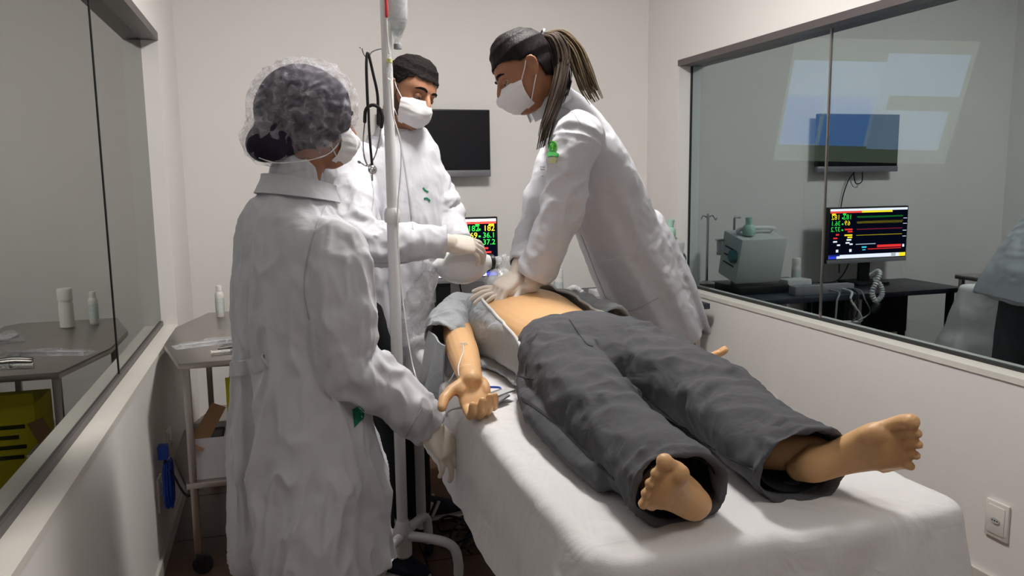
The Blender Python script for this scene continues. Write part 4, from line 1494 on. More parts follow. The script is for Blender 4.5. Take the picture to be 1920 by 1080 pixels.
def foot(g, heel, ank, dirf, nrm, medial, k=1.0):
    """bare foot: heel, arch, ball and five toes; dirf heel to toes, nrm out of the sole"""
    d = V(dirf).normalized()
    n = V(nrm)
    n = (n - d * n.dot(d)).normalized()          # towards the sole
    s = V(medial)
    s = (s - d * s.dot(d) - n * s.dot(n)).normalized()
    P = lambda a, b, c: V(heel) + (d * a + s * b + n * c) * k
    g.tube([P(0.0, 0, 0), P(0.03, 0, 0.0), P(0.08, -0.006, -0.012), P(0.125, -0.004, -0.010), P(0.165, -0.001, -0.002), P(0.185, 0.0, -0.002)],
           [(0.024 * k, 0.024 * k), (0.032 * k, 0.034 * k), (0.032 * k, 0.032 * k), (0.040 * k, 0.027 * k), (0.047 * k, 0.021 * k), (0.045 * k, 0.015 * k)], n=24, hint=tuple(s), e=2.3)
    g.ellipsoid(P(0.165, 0.026, 0.006), (0.028 * k, 0.021 * k, 0.016 * k), (d, s, n), 14, 10)
    g.ellipsoid(P(0.150, -0.022, 0.006), (0.030 * k, 0.020 * k, 0.014 * k), (d, s, n), 14, 10)
    g.ellipsoid(P(0.028, 0.0, 0.008), (0.034 * k, 0.028 * k, 0.022 * k), (d, s, n), 14, 10)
    g.tube([P(0.035, 0, -0.008), P(0.035, 0, -0.028), V(ank) * 0.5 + P(0.035, 0, -0.03) * 0.5, ank], [0.034 * k, 0.035 * k, 0.036, 0.038], n=18)
    toes = ((0.188, 0.031, 0.046, 0.0148), (0.192, 0.007, 0.040, 0.0086), (0.186, -0.0125, 0.037, 0.0084), (0.175, -0.031, 0.034, 0.0082), (0.160, -0.048, 0.030, 0.0084))
    for (a, b, L, r) in toes:
        g.tube([P(a - 0.02, b * 0.95, -0.004), P(a + L * 0.4, b, -0.006), P(a + L * 0.75, b, -0.002), P(a + L, b, 0.004)], [r * k * 0.9, r * k * 0.85, r * k * 0.95, r * k * 0.95], n=12, sub=3)
        g.ellipsoid(P(a + L, b, 0.004), (r * 1.0 * k, r * 0.98 * k, r * 1.0 * k), (d, s, n), 12, 8)


# camera-left foot points up and a little left; camera-right foot is turned out to the right
up_ = UP
rt_ = RT
tcam = -AWAY
foot(g, heelR, aR, -rt_ * 0.44 + up_ * 0.47 + tcam * 0.68, rt_ * 0.5 - up_ * 0.35 + tcam * 0.68, rt_ * 0.65 + up_ * 0.7, 0.92)
foot(g, heelL, aL, rt_ * 0.58 + up_ * 0.42 + tcam * 0.60, tcam * 0.85 - rt_ * 0.45 - up_ * 0.25, up_ * 0.9 - rt_ * 0.4, 0.98)
for (h_, k_, a_) in ((hR, kR, aR), (hL, kL, aL)):
    g.tube([h_ + V((0, 0.03, 0)), (h_ + k_) / 2, k_, (k_ + a_) / 2 + V((0, 0.03, -0.005)), a_], [0.085, 0.072, 0.053, 0.05, 0.036], n=20)
body = g.fuse('body', M_vinyl, mk, 0.0034, 2)
for sy in (-1, 1):
    G().ellipsoid(hd.W(0.082, sy * 0.031, 0.003), (0.004, 0.012, 0.004), (hd.f, hd.l, hd.u), 12, 8).make('closed_eye', mat('manikin eye line', srgb(120, 84, 58), 0.6), mk)
# trousers
g = G()
cR, cL = heelR + V((-0.035, 0.07, 0.042)), heelL + V((-0.022, 0.045, 0.028))
wz = [(0.17, 0.103), (0.178, 0.106), (0.185, 0.108), (0.16, 0.10)]
g.tube([(0.782, 2.085, 0.876), (0.792, 2.02, 0.876), (0.80, 1.94, 0.874), (0.80, 1.86, 0.866)], [(0.172, 0.104), (0.180, 0.110), (0.188, 0.110), (0.15, 0.09)], n=40, hint=(1, 0, 0), e=2.5)
mr = wrinkle(0.075, 11, 1.3, ((0.12, 0.12), (0.5, 0.15), (0.95, 0.12)))
ml = wrinkle(0.075, 11, 5.1, ((0.12, 0.12), (0.5, 0.15), (0.95, 0.12)))
g.tube([hR + V((0.012, 0.0, 0)), hR * 0.6 + kR * 0.4, kR + V((0, 0, 0.0)), kR * 0.5 + cR * 0.5 + V((0, 0, -0.006)), cR + V((0, 0, 0.0)), cR + (cR - kR).normalized() * 0.080 + V((0, 0, -0.002))],
       [(0.108, 0.100), (0.104, 0.096), (0.090, 0.080), (0.084, 0.072), (0.082, 0.068), (0.086, 0.066)], n=40, hint=(1, 0, 0), e=2.3, mod=mr, c1='hollow', hollow=0.12, thick=0.009, sub=9)
g.tube([hL + V((-0.005, 0.0, 0)), hL * 0.6 + kL * 0.4, kL + V((0, 0, 0.0)), kL * 0.5 + cL * 0.5 + V((0, 0, -0.006)), cL + V((0.0, 0, 0.0)), cL + (cL - kL).normalized() * 0.095 + V((0.012, 0, -0.002))],
       [(0.108, 0.100), (0.104, 0.096), (0.090, 0.080), (0.086, 0.074), (0.088, 0.070), (0.094, 0.068)], n=40, hint=(1, 0, 0), e=2.3, mod=ml, c1='hollow', hollow=0.12, thick=0.009, sub=9)
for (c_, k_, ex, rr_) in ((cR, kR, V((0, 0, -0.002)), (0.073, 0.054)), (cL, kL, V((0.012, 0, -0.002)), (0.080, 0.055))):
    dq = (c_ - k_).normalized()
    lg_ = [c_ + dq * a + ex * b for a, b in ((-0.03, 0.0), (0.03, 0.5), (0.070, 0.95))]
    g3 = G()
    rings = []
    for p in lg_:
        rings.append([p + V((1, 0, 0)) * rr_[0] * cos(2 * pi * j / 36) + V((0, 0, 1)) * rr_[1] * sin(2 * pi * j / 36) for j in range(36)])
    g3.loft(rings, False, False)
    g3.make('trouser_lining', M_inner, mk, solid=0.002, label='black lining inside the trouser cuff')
# loose cloth that spreads on the sheet beside the right thigh
g.tube([(0.66, 1.98, 0.835), (0.60, 1.75, 0.822), (0.575, 1.5, 0.812), (0.575, 1.3, 0.808)], [(0.07, 0.045), (0.075, 0.042), (0.06, 0.032), (0.05, 0.026)], n=16, hint=(1, 0, 0))


def trd(p, n):
    a = noise.noise(V((p.x * 16 + p.y * 5, p.y * 7, p.z * 14)))
    b = noise.noise(V((p.x * 34 - p.y * 12, p.y * 24, p.z * 30)))
    return 0.006 * ((1 - 2 * abs(a)) - 0.5) + 0.0025 * b


tr_ = g.fuse('trousers', M_trg, mk, 0.005, 2, disp=trd)
tb = bvh_of(tr_)
seam('fly_seam', [(1068, 600), (1085, 625), (1100, 645), (1112, 650)], tb, 0.003, M_stitch, tr_)
seam('side_seam', [(968, 740), (1005, 765), (1050, 800), (1100, 850), (1170, 915)], tb, 0.006, M_stitch, tr_)
seam('pocket_seam', [(962, 690), (975, 705), (1000, 712)], tb, 0.004, M_stitch, tr_)
seam('pocket_seam', [(975, 640), (965, 655), (955, 675)], tb, 0.012, M_trg, tr_, 0.004)
seam('inner_seam', [(1195, 730), (1240, 770), (1290, 810), (1350, 850), (1430, 890), (1500, 925)], tb, 0.004, M_stitch, tr_)
bb = bvh_of(body)
h_ = hit(bb, 1043, 596) or hit(tb, 1043, 602)
if h_:
    G().lathe([(0.004, -0.003), (0.011, 0.0), (0.011, 0.005), (0.007, 0.008)], h_[0], h_[1], 16).make('trouser_button', mat('dark brown button', srgb(50, 34, 26), 0.4), tr_)

# open shirt: two side panels and short sleeves
def panel(side, name):
    g = G()
    rr = []
    ys = [1.98, 2.06, 2.16, 2.28, 2.4, 2.5, 2.58, 2.64]
    for k in range(29):
        u = k / 28
        y = 1.985 + (2.655 - 1.985) * u
        i = min(int(u * 6.999), 6)
        cx = 0.795 - 0.045 * min(1, u * 1.3)
        a = interp([(0, 0.180), (0.3, 0.172), (0.55, 0.182), (0.8, 0.194), (1.0, 0.150)], u)[0]
        b = interp([(0, 0.106), (0.3, 0.106), (0.55, 0.118), (0.8, 0.124), (1.0, 0.080)], u)[0]
        # front edge: near the flank at the belly, towards the middle at the collar
        f0 = radians(interp([(0, 6), (0.35, 26), (0.7, 44), (1.0, 58)] if side < 0 else [(0, 14), (0.35, 30), (0.7, 48), (1.0, 70)], u)[0])
        row = []
        for j in range(25):
            ph = f0 + (radians(-78) - f0) * j / 24
            c, q = cos(ph), sin(ph)
            c = math.copysign(abs(c) ** (2 / 2.4), c)
            q = math.copysign(abs(q) ** (2 / 2.4), q)
            lo = max(0, -q)
            fold = 0.010 * noise.noise(V((y * 9 + side, ph * 2.2, u * 3))) + 0.006 * noise.noise(V((y * 22, ph * 4, side)))
            x = cx + side * (a + fold + 0.03 * lo) * c
            z = max(BT + 0.012 + 0.006 * noise.noise(V((y * 14, ph * 5, 1))), 0.882 + (b + 0.006 + fold) * q)
            if z < BT + 0.03:
                x += side * 0.05 * min(1, lo)
            row.append(V((x, y, z)))
        rr.append(row)
    g.loft(rr, False, False, closed=False)
    o = g.make(name, M_shirt, shirt, solid=0.004)
    edge = [r[0] + V((0, 0, 0.003)) for r in rr]
    G().tube(edge, 0.0045, n=8, sub=1).make('front_piping', M_piping, o, label='white piping along the open front edge')
    return o


shirt = thing('open_shirt', '', '')
del shirt['label']
del shirt['category']
bpy.data.objects.remove(shirt)
shirt = mk
panel(-1, 'shirt_panel')
panel(1, 'shirt_panel')
g = G()
sw0 = V((0.60, 2.60, 0.895))
sw1 = re_ + V((-0.03, 0.05, 0.012))
g.tube([(0.68, 2.62, 0.90), sw0, (sw0 + sw1) / 2 + V((-0.02, 0, 0.005)), sw1, sw1 + (re_ - sw0).normalized() * 0.03 + V((-0.012, 0, -0.01))], [(0.080, 0.070), (0.078, 0.074), (0.070, 0.074), (0.066, 0.072), (0.066, 0.072)], n=36, hint=(1, 0, 0),
       mod=wrinkle(0.09, 7, 3.3, ((0.4, 0.2), (0.8, 0.2))), c1='hollow', hollow=0.12, thick=0.010, sub=9)
# hanging tail of the sleeve over the couch edge
rows_ = []
for k in range(15):
    u = k / 14
    a_, b_ = at(806 - 6 * u, 612 + 118 * u, Y=2.46 - 0.06 * u), at(836 - 18 * u, 648 + 116 * u, Y=2.20 + 0.04 * u)
    row = []
    for j in range(15):
        v = j / 14
        p = a_ * (1 - v) + b_ * v
        p += V((-0.018 * sin(v * 9 + 2 * u) * (0.3 + u) - 0.012 * sin(pi * v), 0, 0.010 * sin(v * 5) * u))
        row.append(p)
    rows_.append(row)
g2 = G()
g2.loft(rows_, False, False, closed=False)
g2.make('sleeve_tail', M_shirt, mk, solid=0.005)
tail = []
for k in range(8):
    u = k / 7
    c = V((0.49, 2.34 - 0.05 * u, 0.86)) + V((-0.045 * u, -0.05 * u, -0.20 * u))
    tail.append([c + V((0.030 - 0.01 * u, 0.06, 0)), c + V((-0.012, 0.07 - 0.02 * u, 0)), c + V((-0.016, -0.06 + 0.05 * u, 0)), c + V((0.028, -0.07 + 0.05 * u, 0))])
g.loft(tail)
g.fuse('shirt_sleeve', M_shirt, mk, 0.005, 3, disp=lambda p, n: 0.008 * noise.noise(V((p.x * 18, p.y * 14, p.z * 12))) + 0.003 * noise.noise(p * 45))
g = G()
g.tube([(0.82, 2.62, 0.90), (0.93, 2.58, 0.895), (1.0, 2.46, 0.88), (1.03, 2.36, 0.865)], [(0.08, 0.075), (0.08, 0.078), (0.076, 0.075), (0.078, 0.078)], n=30, hint=(1, 0, 0), mod=wrinkle(0.08, 7, 8.3, ((0.6, 0.2),)), c1='hollow', hollow=0.1, thick=0.01, sub=8)
g.fuse('shirt_sleeve', M_shirt, mk, 0.005, 3, disp=lambda p, n: 0.006 * noise.noise(V((p.x * 18, p.y * 14, p.z * 12))))
# cannula taped in the elbow
cb_ = hit(bb, 868, 648)
if cb_:
    p, n = cb_
    cn = thing('arm_cannula', 'small clear cannula taped inside the elbow of the manikin', 'cannula', p)
    G().tube([p + n * 0.003 + V((-0.012, 0, 0)), p + n * 0.006, p + n * 0.003 + V((0.012, 0.002, 0))], [0.003, 0.0045, 0.003], n=10).make('cannula_wings', M_clear2, cn)
    pts = [(868, 648), (869, 662), (864, 676), (861, 690), (862, 705)]
    q = [hit(bb, *a) for a in pts]
    q = [a[0] + a[1] * 0.0025 for a in q if a]
    if len(q) > 2:
        G().tube(q, 0.0017, n=8).make('cannula_tube', M_tubeclear, cn)
# sensor clip and leads by the hand
cl = thing('finger_sensor', 'grey sensor clip and foil tabs lying beside the open manikin hand', 'sensor', at(932, 750, Z=BT + 0.01))
p = at(928, 752, Z=BT + 0.004)
G().obox(p + V((0, 0, 0.017)), (V((0.8, 0.6, 0)), V((-0.6, 0.8, 0)), V((0, 0, 1))), (0.035, 0.012, 0.008)).make('clip_body', M_grey, cl, bevel=0.004)
G().obox(p + V((0.012, -0.02, 0.026)), (V((0.9, 0.4, 0.1)).normalized(), V((-0.4, 0.9, 0)).normalized(), V((0, 0, 1))), (0.036, 0.014, 0.003)).make('foil_tab', M_ltgrey, cl, bevel=0.002)
G().obox(p + V((0.0, -0.045, 0.018)), (V((0.8, 0.5, 0.2)).normalized(), V((-0.5, 0.8, 0)).normalized(), V((-0.2, 0, 1)).normalized()), (0.028, 0.013, 0.003)).make('foil_tab', M_grey, cl, bevel=0.002)
G().tube([at(850, 770, Z=0.70), at(832, 782, Z=0.72), at(846, 768, Z=0.775), at(880, 762, Z=0.782), p + V((-0.03, 0, 0.01))], 0.0028, n=8).make('sensor_lead', M_ltgrey, cl)
G().tube([p + V((0.02, 0.03, 0.012)), p + V((0.03, 0.06, 0.018)), p + V((0.0, 0.1, 0.012))], 0.003, n=8).make('sensor_lead', M_blue, cl)


# ------------------------------------------------------------------ nurse with hair net (camera left)
nu = thing('person', 'person in white coat and hair net seen from behind, left of the infusion stand', 'person', (0.04, 2.1, 0))
fN = V((0.877, 0.481, 0)).normalized()
lN = V((-fN.y, fN.x, 0))
NH = Head(at(590, 228, Y=2.13), RT * 0.80 + AWAY * 0.60 - UP * 0.12, UP + RT * 0.05, 0.98)
cN = V((0.035, 2.12, 0))
shR = cN + V((0, 0, 1.19)) - lN * 0.155 + fN * 0.02
shL = cN + V((0, 0, 1.19)) + lN * 0.155 + fN * 0.02
elR = at(650, 680, Y=1.97)
wrR = at(800, 792, Y=2.0)
elL = shL + V((0.06, 0.04, -0.27))
wrL = elL + V((0.2, 0.02, -0.10))
g = G()
NH.geo(g)
g.tube([cN + V((0, 0, 0.8)), cN + V((0, 0, 1.0)), cN + V((0, 0, 1.2)), cN + V((0.01, 0, 1.27)), cN + V((0.03, 0, 1.36)), NH.W(-0.02, 0, -0.06)], [(0.14, 0.09), (0.13, 0.09), (0.15, 0.1), (0.13, 0.08), (0.055, 0.055), (0.052, 0.055)], n=24, hint=tuple(lN))
for (a, b, c) in ((shR, elR, wrR), (shL, elL, wrL)):
    g.tube([cN + V((0, 0, 1.2)), a, (a + b) / 2, b, (b + c) / 2, c], [0.06, 0.05, 0.042, 0.038, 0.035, 0.026], n=14)
for s in (-1, 1):
    hp = cN + lN * (0.085 * s)
    g.tube([hp + V((0, 0, 0.85)), hp + V((0, 0, 0.65)), hp + V((0.01, 0, 0.43)), hp + V((0, 0, 0.25)), hp + V((-0.01, 0, 0.07))], [0.085, 0.075, 0.055, 0.05, 0.037], n=16)
g.fuse('body', M_skin1, nu, 0.005, 2)
# coat
def nmod(u, ph, c):
    dd = ((ph + pi / 2 + pi) % (2 * pi)) - pi
    k = max(0.0, (u - 0.55) / 0.45)
    vent = 0.34 * exp(-((dd - 0.02) / (0.045 + 0.09 * k)) ** 4) * min(1, k * 2.4)
    fold = 0.045 * sin(5 * ph + 2.1 * u + 0.7) * max(0, u - 0.4) + 0.03 * sin(9 * ph + 1.0 + 3 * u) * max(0, u - 0.35)
    return 1 - vent + fold


g = G()
g.tube([cN + V((0.02, 0, 1.375)), cN + V((0.012, 0, 1.335)), cN + V((0.008, 0, 1.295)), cN + V((0, 0, 1.225)), cN + V((0, 0, 1.08)), cN + V((0, 0, 0.93)), cN + V((0, 0, 0.78)), cN + V((0.003, -0.01, 0.55)), cN + V((0.006, -0.01, 0.352))],
       [(0.062, 0.066), (0.080, 0.075), (0.122, 0.092), (0.185, 0.112), (0.198, 0.128), (0.194, 0.138), (0.208, 0.155), (0.232, 0.178), (0.250, 0.198)], n=96, hint=tuple(lN), e=2.25, mod=nmod, c1='hollow', hollow=0.10, thick=0.034, sub=6)
g.tube([cN + V((0, 0, 1.20)) - lN * 0.08, shR + V((0, 0, -0.005)), (shR * 0.5 + elR * 0.5) + V((0.0, -0.01, 0)), elR, elR * 0.5 + wrR * 0.5, wrR, wrR + (wrR - elR).normalized() * 0.01], [0.075, 0.080, 0.084, 0.076, 0.064, 0.052, 0.052], n=40,
       mod=wrinkle(0.10, 9, 2.2, ((0.55, 0.13), (0.9, 0.1))), c1='hollow', hollow=0.05, thick=0.010, sub=9)
g.tube([cN + V((0, 0, 1.20)) + lN * 0.08, shL, shL * 0.5 + elL * 0.5, elL, elL * 0.5 + wrL * 0.5, wrL], [0.075, 0.078, 0.076, 0.070, 0.06, 0.052], n=36, mod=wrinkle(0.10, 9, 7.7, ((0.55, 0.13),)), c1='hollow', hollow=0.05, thick=0.010, sub=8)
ncoat = g.fuse('lab_coat', M_coat, nu, 0.0055, 2, disp=foldy(3.0, 0.016, 0.003, 0.33, 1.3))
nb = bvh_of(ncoat)
collar('coat_collar', cN + V((0.018, 0.0, 1.312)), (0.14, 0.07, 1), 0.088, 0.050, M_coat, ncoat, 1.2, fN, 0.9)
seam('half_belt', [(431, 692), (455, 690), (480, 684), (498, 678)], nb, 0.038, M_coat, ncoat, 0.005)
seam('armhole_seam', [(610, 385), (585, 450), (570, 530), (580, 600)], nb, 0.003, M_coatseam, ncoat)
seam('cuff_seam', [(762, 818), (775, 795), (792, 765)], nb, 0.004, M_coatseam, ncoat)
patch('pocket_emblem', [(660, 768), (672, 760), (684, 770), (680, 786), (664, 802)], nb, M_dkgreen, ncoat, label='dark green emblem on the coat pocket')
# gloves
g = G()
dR = (at(842, 850, Y=1.97) - wrR)
g.tube([wrR - dR.normalized() * 0.05, wrR - dR.normalized() * 0.02, wrR + dR.normalized() * 0.01], [0.038, 0.037, 0.031], n=18)
hand(g, wrR + dR.normalized() * 0.01, dR, (0.5, -0.85, 0.3), True, REL, thumb=(0.8, 0.5, 0.5), k=0.95, fr=1.1)
g.fuse('glove', M_glove, nu, 0.0032, 2)
g = G()
dL = V((0.9, 0.2, -0.4))
hand(g, wrL + dL.normalized() * 0.01, dL, (0, 0.3, 1), False, REL, k=0.95, fr=1.1)
g.fuse('glove', M_glove, nu, 0.0032, 2)
# trousers and shoes
g = G()
for s in (-1, 1):
    hp = cN + lN * (0.085 * s)
    g.tube([hp + V((0, 0, 0.85)), hp + V((0, 0, 0.6)), hp + V((0.01, 0, 0.42)), hp + V((0, 0, 0.2)), hp + V((-0.01, 0, 0.055))], [0.1, 0.09, 0.078, 0.075, 0.078], n=24, mod=wrinkle(0.06, 9, s, ()), c1='hollow', hollow=0.04)
g.fuse('trousers', M_trk, nu, 0.006, 2)
for s in (-1, 1):
    hp = cN + lN * (0.085 * s)
    shoe(nu, hp + V((-0.06, -0.03, 0)), fN)
# hair and net
g = G()
cc = at(568, 208, Y=2.12)
bun = at(502, 268, Y=2.06)
g.ellipsoid(cc + V((0.0, 0, 0.0)), (0.122, 0.108, 0.114), n=24, m=16)
g.ellipsoid(bun, (0.054, 0.054, 0.050), n=18, m=12)
g.tube([cc, bun], [0.098, 0.050], sub=4)
hr = g.fuse('hair', mat('dark hair under net', srgb(40, 34, 50), 0.7, bump=0.4, bscale=60, var=0.15, vscale=10, spec=0.2), nu, 0.006, 4, disp=lambda p, n: 0.004 * noise.noise(p * 18))
G().tube([at(535, 298, Y=2.10), at(558, 306, Y=2.09), at(584, 298, Y=2.09)], [0.012, 0.014, 0.010], n=14).make('nape_hair', M_hairk, nu)
g = G()
c2 = at(566, 206, Y=2.12)
g.ellipsoid(c2, (0.132, 0.116, 0.124), n=32, m=20)
g.ellipsoid(at(600, 200, Y=2.12), (0.092, 0.10, 0.110), n=28, m=18)
g.ellipsoid(at(578, 250, Y=2.11), (0.078, 0.085, 0.070), n=24, m=16)
g.ellipsoid(at(500, 262, Y=2.08), (0.060, 0.066, 0.060), n=24, m=16)
g.tube([c2, at(500, 262, Y=2.08)], [0.108, 0.060], sub=4, n=24)


def capd(p, n):
    d = (p - c2)
    a = math.atan2(d.dot(UP), d.dot(RT))
    r = 1 - 2 * abs(noise.noise(V((a * 5 + 3, d.dot(AWAY) * 16, d.length * 6))))
    return 0.006 * r + 0.004 * noise.noise(p * 55)


g.fuse('hair_net', M_cap, nu, 0.005, 4, disp=capd, label='white gauze bouffant cap with wrinkles')
rim = [at(x, y, Y=q) for x, y, q in ((486, 296, 2.03), (515, 305, 2.02), (550, 304, 2.02), (590, 298, 2.03), (622, 284, 2.06), (645, 250, 2.11), (652, 215, 2.15))]
G().tube(rim, [(0.0014, 0.0012)] * len(rim), n=10, sub=8, mod=lambda u, ph, c: 1 + 0.3 * sin(u * 260)).make('elastic_rim', M_mask, nu)
NH.mask(nu)
NH.eyes(nu, M_skin1, M_hairk, 0.5)

# ------------------------------------------------------------------ man with the ventilation bag
ma = thing('person', 'short-haired man in white coat and mask squeezing the ventilation bag at the bed head', 'person', (0.43, 2.9, 0))
fM = V((0.318, -0.947, 0)).normalized()
lM = V((-fM.y, fM.x, 0))
MH = Head(at(768, 177, Y=2.93), RT * 0.72 - AWAY * 0.58 - UP * 0.30, UP + RT * 0.22, 1.02)
mS = [at(738, 262, Y=2.98), at(727, 290, Y=2.98)]
mc = V((0.425, 2.97, 0))
sR = at(652, 312, Y=2.90)
sL = at(792, 318, Y=3.02)
eR = at(678, 452, Y=2.70)
wR = at(828, 455, Y=2.68)
eL = at(838, 408, Y=2.98)
wL = at(862, 456, Y=2.88)
nk = at(740, 264, Y=2.98)
g = G()
MH.geo(g)
g.tube([mc + V((-0.09, 0, 0.9)), mc + V((0, 0, 1.2)), mc + V((0.005, 0, 1.42)), nk + V((-0.01, 0, -0.03)), nk, MH.W(-0.025, 0, -0.05)], [(0.15, 0.1), (0.17, 0.11), (0.17, 0.1), (0.075, 0.07), (0.062, 0.062), (0.06, 0.062)], n=24, hint=tuple(lM))
for (a, b, c) in ((sR, eR, wR), (sL, eL, wL)):
    g.tube([(a * 0.5 + mc * 0.5 + V((0, 0, 0.7))), a, (a + b) / 2, b, (b + c) / 2, c], [0.07, 0.058, 0.048, 0.044, 0.04, 0.03], n=14)
mF = [V((0.255, 2.66, 0)), V((0.455, 3.02, 0))]
mHip = [mc + V((-0.15, -0.05, 0.9)), mc + V((-0.03, 0.03, 0.9))]
for hp, ft in zip(mHip, mF):
    kn = (hp + ft) / 2 + V((0.02, -0.02, 0.03))
    g.tube([hp, (hp + kn) / 2, kn, (kn + ft) / 2, ft + V((0, 0, 0.08))], [0.09, 0.08, 0.058, 0.052, 0.04], n=16)
g.fuse('body', M_skin2, ma, 0.005, 2)
g = G()


def mmod(u, ph, c):
    return 1 + 0.035 * sin(6 * ph + 2 * u) * max(0, u - 0.45) + 0.03 * sin(11 * ph + 4 * u) * max(0, u - 0.4)


g.tube([nk + V((-0.005, 0.0, 0.005)), nk + V((-0.012, 0, -0.03)), V((mc.x + 0.01, mc.y, 1.46)), V((mc.x, mc.y, 1.38)), mc + V((0, 0, 1.22)), mc + V((-0.02, 0, 1.05)), mc + V((-0.07, 0, 0.88)), mc + V((-0.12, -0.01, 0.70)), mc + V((-0.13, -0.02, 0.52))],
       [(0.070, 0.072), (0.095, 0.085), (0.155, 0.105), (0.195, 0.122), (0.198, 0.135), (0.188, 0.138), (0.180, 0.145), (0.175, 0.150), (0.175, 0.155)], n=72, hint=tuple(lM), e=2.3, mod=mmod, c1='hollow', hollow=0.10, thick=0.034, sub=6)
mw = wrinkle(0.11, 9, 4.4, ((0.5, 0.16), (0.92, 0.1)))
g.tube([sR + lM * 0.07 + V((0, 0, -0.01)), sR, sR * 0.5 + eR * 0.5, eR, eR * 0.45 + wR * 0.55, wR, wR + (wR - eR).normalized() * 0.006], [0.09, 0.086, 0.080, 0.076, 0.066, 0.052, 0.052], n=40, mod=mw, c1='hollow', hollow=0.05, thick=0.01, sub=9)
g.tube([sL - lM * 0.07 + V((0, 0, -0.01)), sL, sL * 0.5 + eL * 0.5, eL, eL * 0.5 + wL * 0.5, wL], [0.085, 0.076, 0.070, 0.064, 0.054, 0.046], n=36, mod=wrinkle(0.12, 10, 1.9, ((0.5, 0.2),)), c1='hollow', hollow=0.04, thick=0.01, sub=9)
mcoat = g.fuse('lab_coat', M_coat, ma, 0.0058, 2, disp=foldy(11.0, 0.010, 0.003, 0.5, 1.4))
mb = bvh_of(mcoat)
collar('coat_collar', nk + V((-0.010, 0.0, -0.038)), (0.08, -0.02, 1), 0.088, 0.055, M_coat, mcoat, 1.2, fM, 0.8)
seam('front_placket', [(750, 262), (757, 300), (764, 345), (770, 390), (774, 430)], mb, 0.005, M_coatseam, mcoat, 0.002)
seam('pocket_welt', [(694, 492), (715, 493), (740, 492), (762, 491)], mb, 0.005, M_coatseam, mcoat, 0.002)
seam('armhole_seam', [(672, 262), (690, 310), (700, 360), (697, 395)], mb, 0.003, M_coatseam, mcoat)
seam('chest_embroidery', [(793, 352), (797, 357), (803, 360)], mb, 0.006, M_dkgreen, mcoat, 0.002, label='dark green embroidered mark')
seam('chest_embroidery', [(795, 373), (800, 372), (806, 377)], mb, 0.007, M_dkgreen, mcoat, 0.002, label='dark green embroidered mark')
# gloves
bgc = at(868, 500, Y=2.78)
g = G()
d1 = V((0.97, 0.12, -0.12))
g.tube([wR - d1 * 0.03, wR, wR + d1 * 0.03], [0.036, 0.035, 0.031], n=18)
hand(g, wR + d1 * 0.02, d1, (-0.05, -0.62, 0.78), True, [(0.35, 0.45, 0.35), (0.45, 0.5, 0.35), (0.5, 0.5, 0.4), (0.55, 0.55, 0.4)], spread=(0.14, 0.04, -0.1, -0.24), thumb=(0.7, 0.4, 0.65), k=1.0, fr=1.08)
g.fuse('glove', M_glove, ma, 0.0032, 2)
g = G()
d2 = V((0.35, -0.55, -0.6)).normalized()
hand(g, wL + d2 * 0.01, d2, (0.75, 0.35, 0.4), False, [(0.5, 0.5, 0.4)] * 4, k=0.98, fr=1.08)
g.fuse('glove', M_glove, ma, 0.0032, 2)
g = G()
for hp, ft in zip(mHip, mF):
    kn = (hp + ft) / 2 + V((0.02, -0.02, 0.03))
    g.tube([hp, (hp + kn) / 2, kn, (kn + ft) / 2, ft + V((0, 0, 0.05))], [0.115, 0.1, 0.085, 0.08, 0.078], n=24, mod=wrinkle(0.06, 9, hp.x, ()), c1='hollow', hollow=0.04)
g.fuse('trousers', M_trk, ma, 0.006, 2)
for ft, dd in zip(mF, (V((0.80, -0.6, 0)), V((0.97, 0.1, 0)))):
    shoe(ma, ft - dd.normalized() * 0.06, dd)
MH.hair('hair', M_hairk, ma, 0.0045, lambda x, y, z: z > hairline([(-0.2, -0.058), (-0.036, -0.052), (-0.024, 0.0), (-0.014, 0.024), (0.012, 0.016), (0.024, 0.030), (0.040, 0.050), (0.060, 0.062), (0.2, 0.066)], x) + 0.005 * noise.noise(V((x * 110, y * 110, z * 60))), 0.0025, 90, top=0.015)
MH.hair('beard_shadow', mat('short stubble', srgb(78, 54, 44), 0.8, bump=0.4, bscale=400), ma, 0.0012, lambda x, y, z: z < 0.012 and (-0.004 < x < 0.014 + 0.9 * max(0, -0.02 - z)) and z > -0.10, 0.0, 1, 0.001)
MH.mask(ma)
MH.eyes(ma, M_skin2, M_hairk, 0.9)

# ------------------------------------------------------------------ woman doing compressions
wo = thing('person', 'woman with ponytail in white coat leaning over the manikin with straight arms', 'person', (1.4, 2.52, 0))
WH_ = Head(at(985, 140, Y=2.49), -RT * 0.86 - UP * 0.50 - AWAY * 0.12, UP * 0.86 - RT * 0.5, 0.98)
spine = [at(1047, 196, Y=2.53), at(1066, 222, Y=2.54), at(1088, 262, Y=2.56), at(1118, 330, Y=2.59), at(1148, 410, Y=2.62), at(1182, 490, Y=2.65), at(1215, 565, Y=2.67), at(1236, 620, Y=2.68)]
lW = V((0, -1, 0))
s1 = at(1082, 262, Y=2.35)
s2 = at(1062, 258, Y=2.70)
e1 = at(1052, 395, Y=2.36)
e2 = at(1012, 395, Y=2.60)
w1_ = at(1002, 520, Y=2.40)
w2_ = at(978, 498, Y=2.45)
hipW = V((1.285, 2.67, 0.92))
g = G()
WH_.geo(g)
g.tube([hipW, spine[4], spine[3], spine[2], spine[1], spine[0], WH_.W(-0.025, 0, -0.05)], [(0.15, 0.11), (0.125, 0.09), (0.14, 0.09), (0.13, 0.08), (0.08, 0.065), (0.055, 0.055), (0.05, 0.052)], n=24, hint=tuple(lW))
for (a, b, c) in ((s1, e1, w1_), (s2, e2, w2_)):
    g.tube([spine[2], a, (a + b) / 2, b, (b + c) / 2, c], [0.06, 0.05, 0.042, 0.038, 0.034, 0.026], n=14)
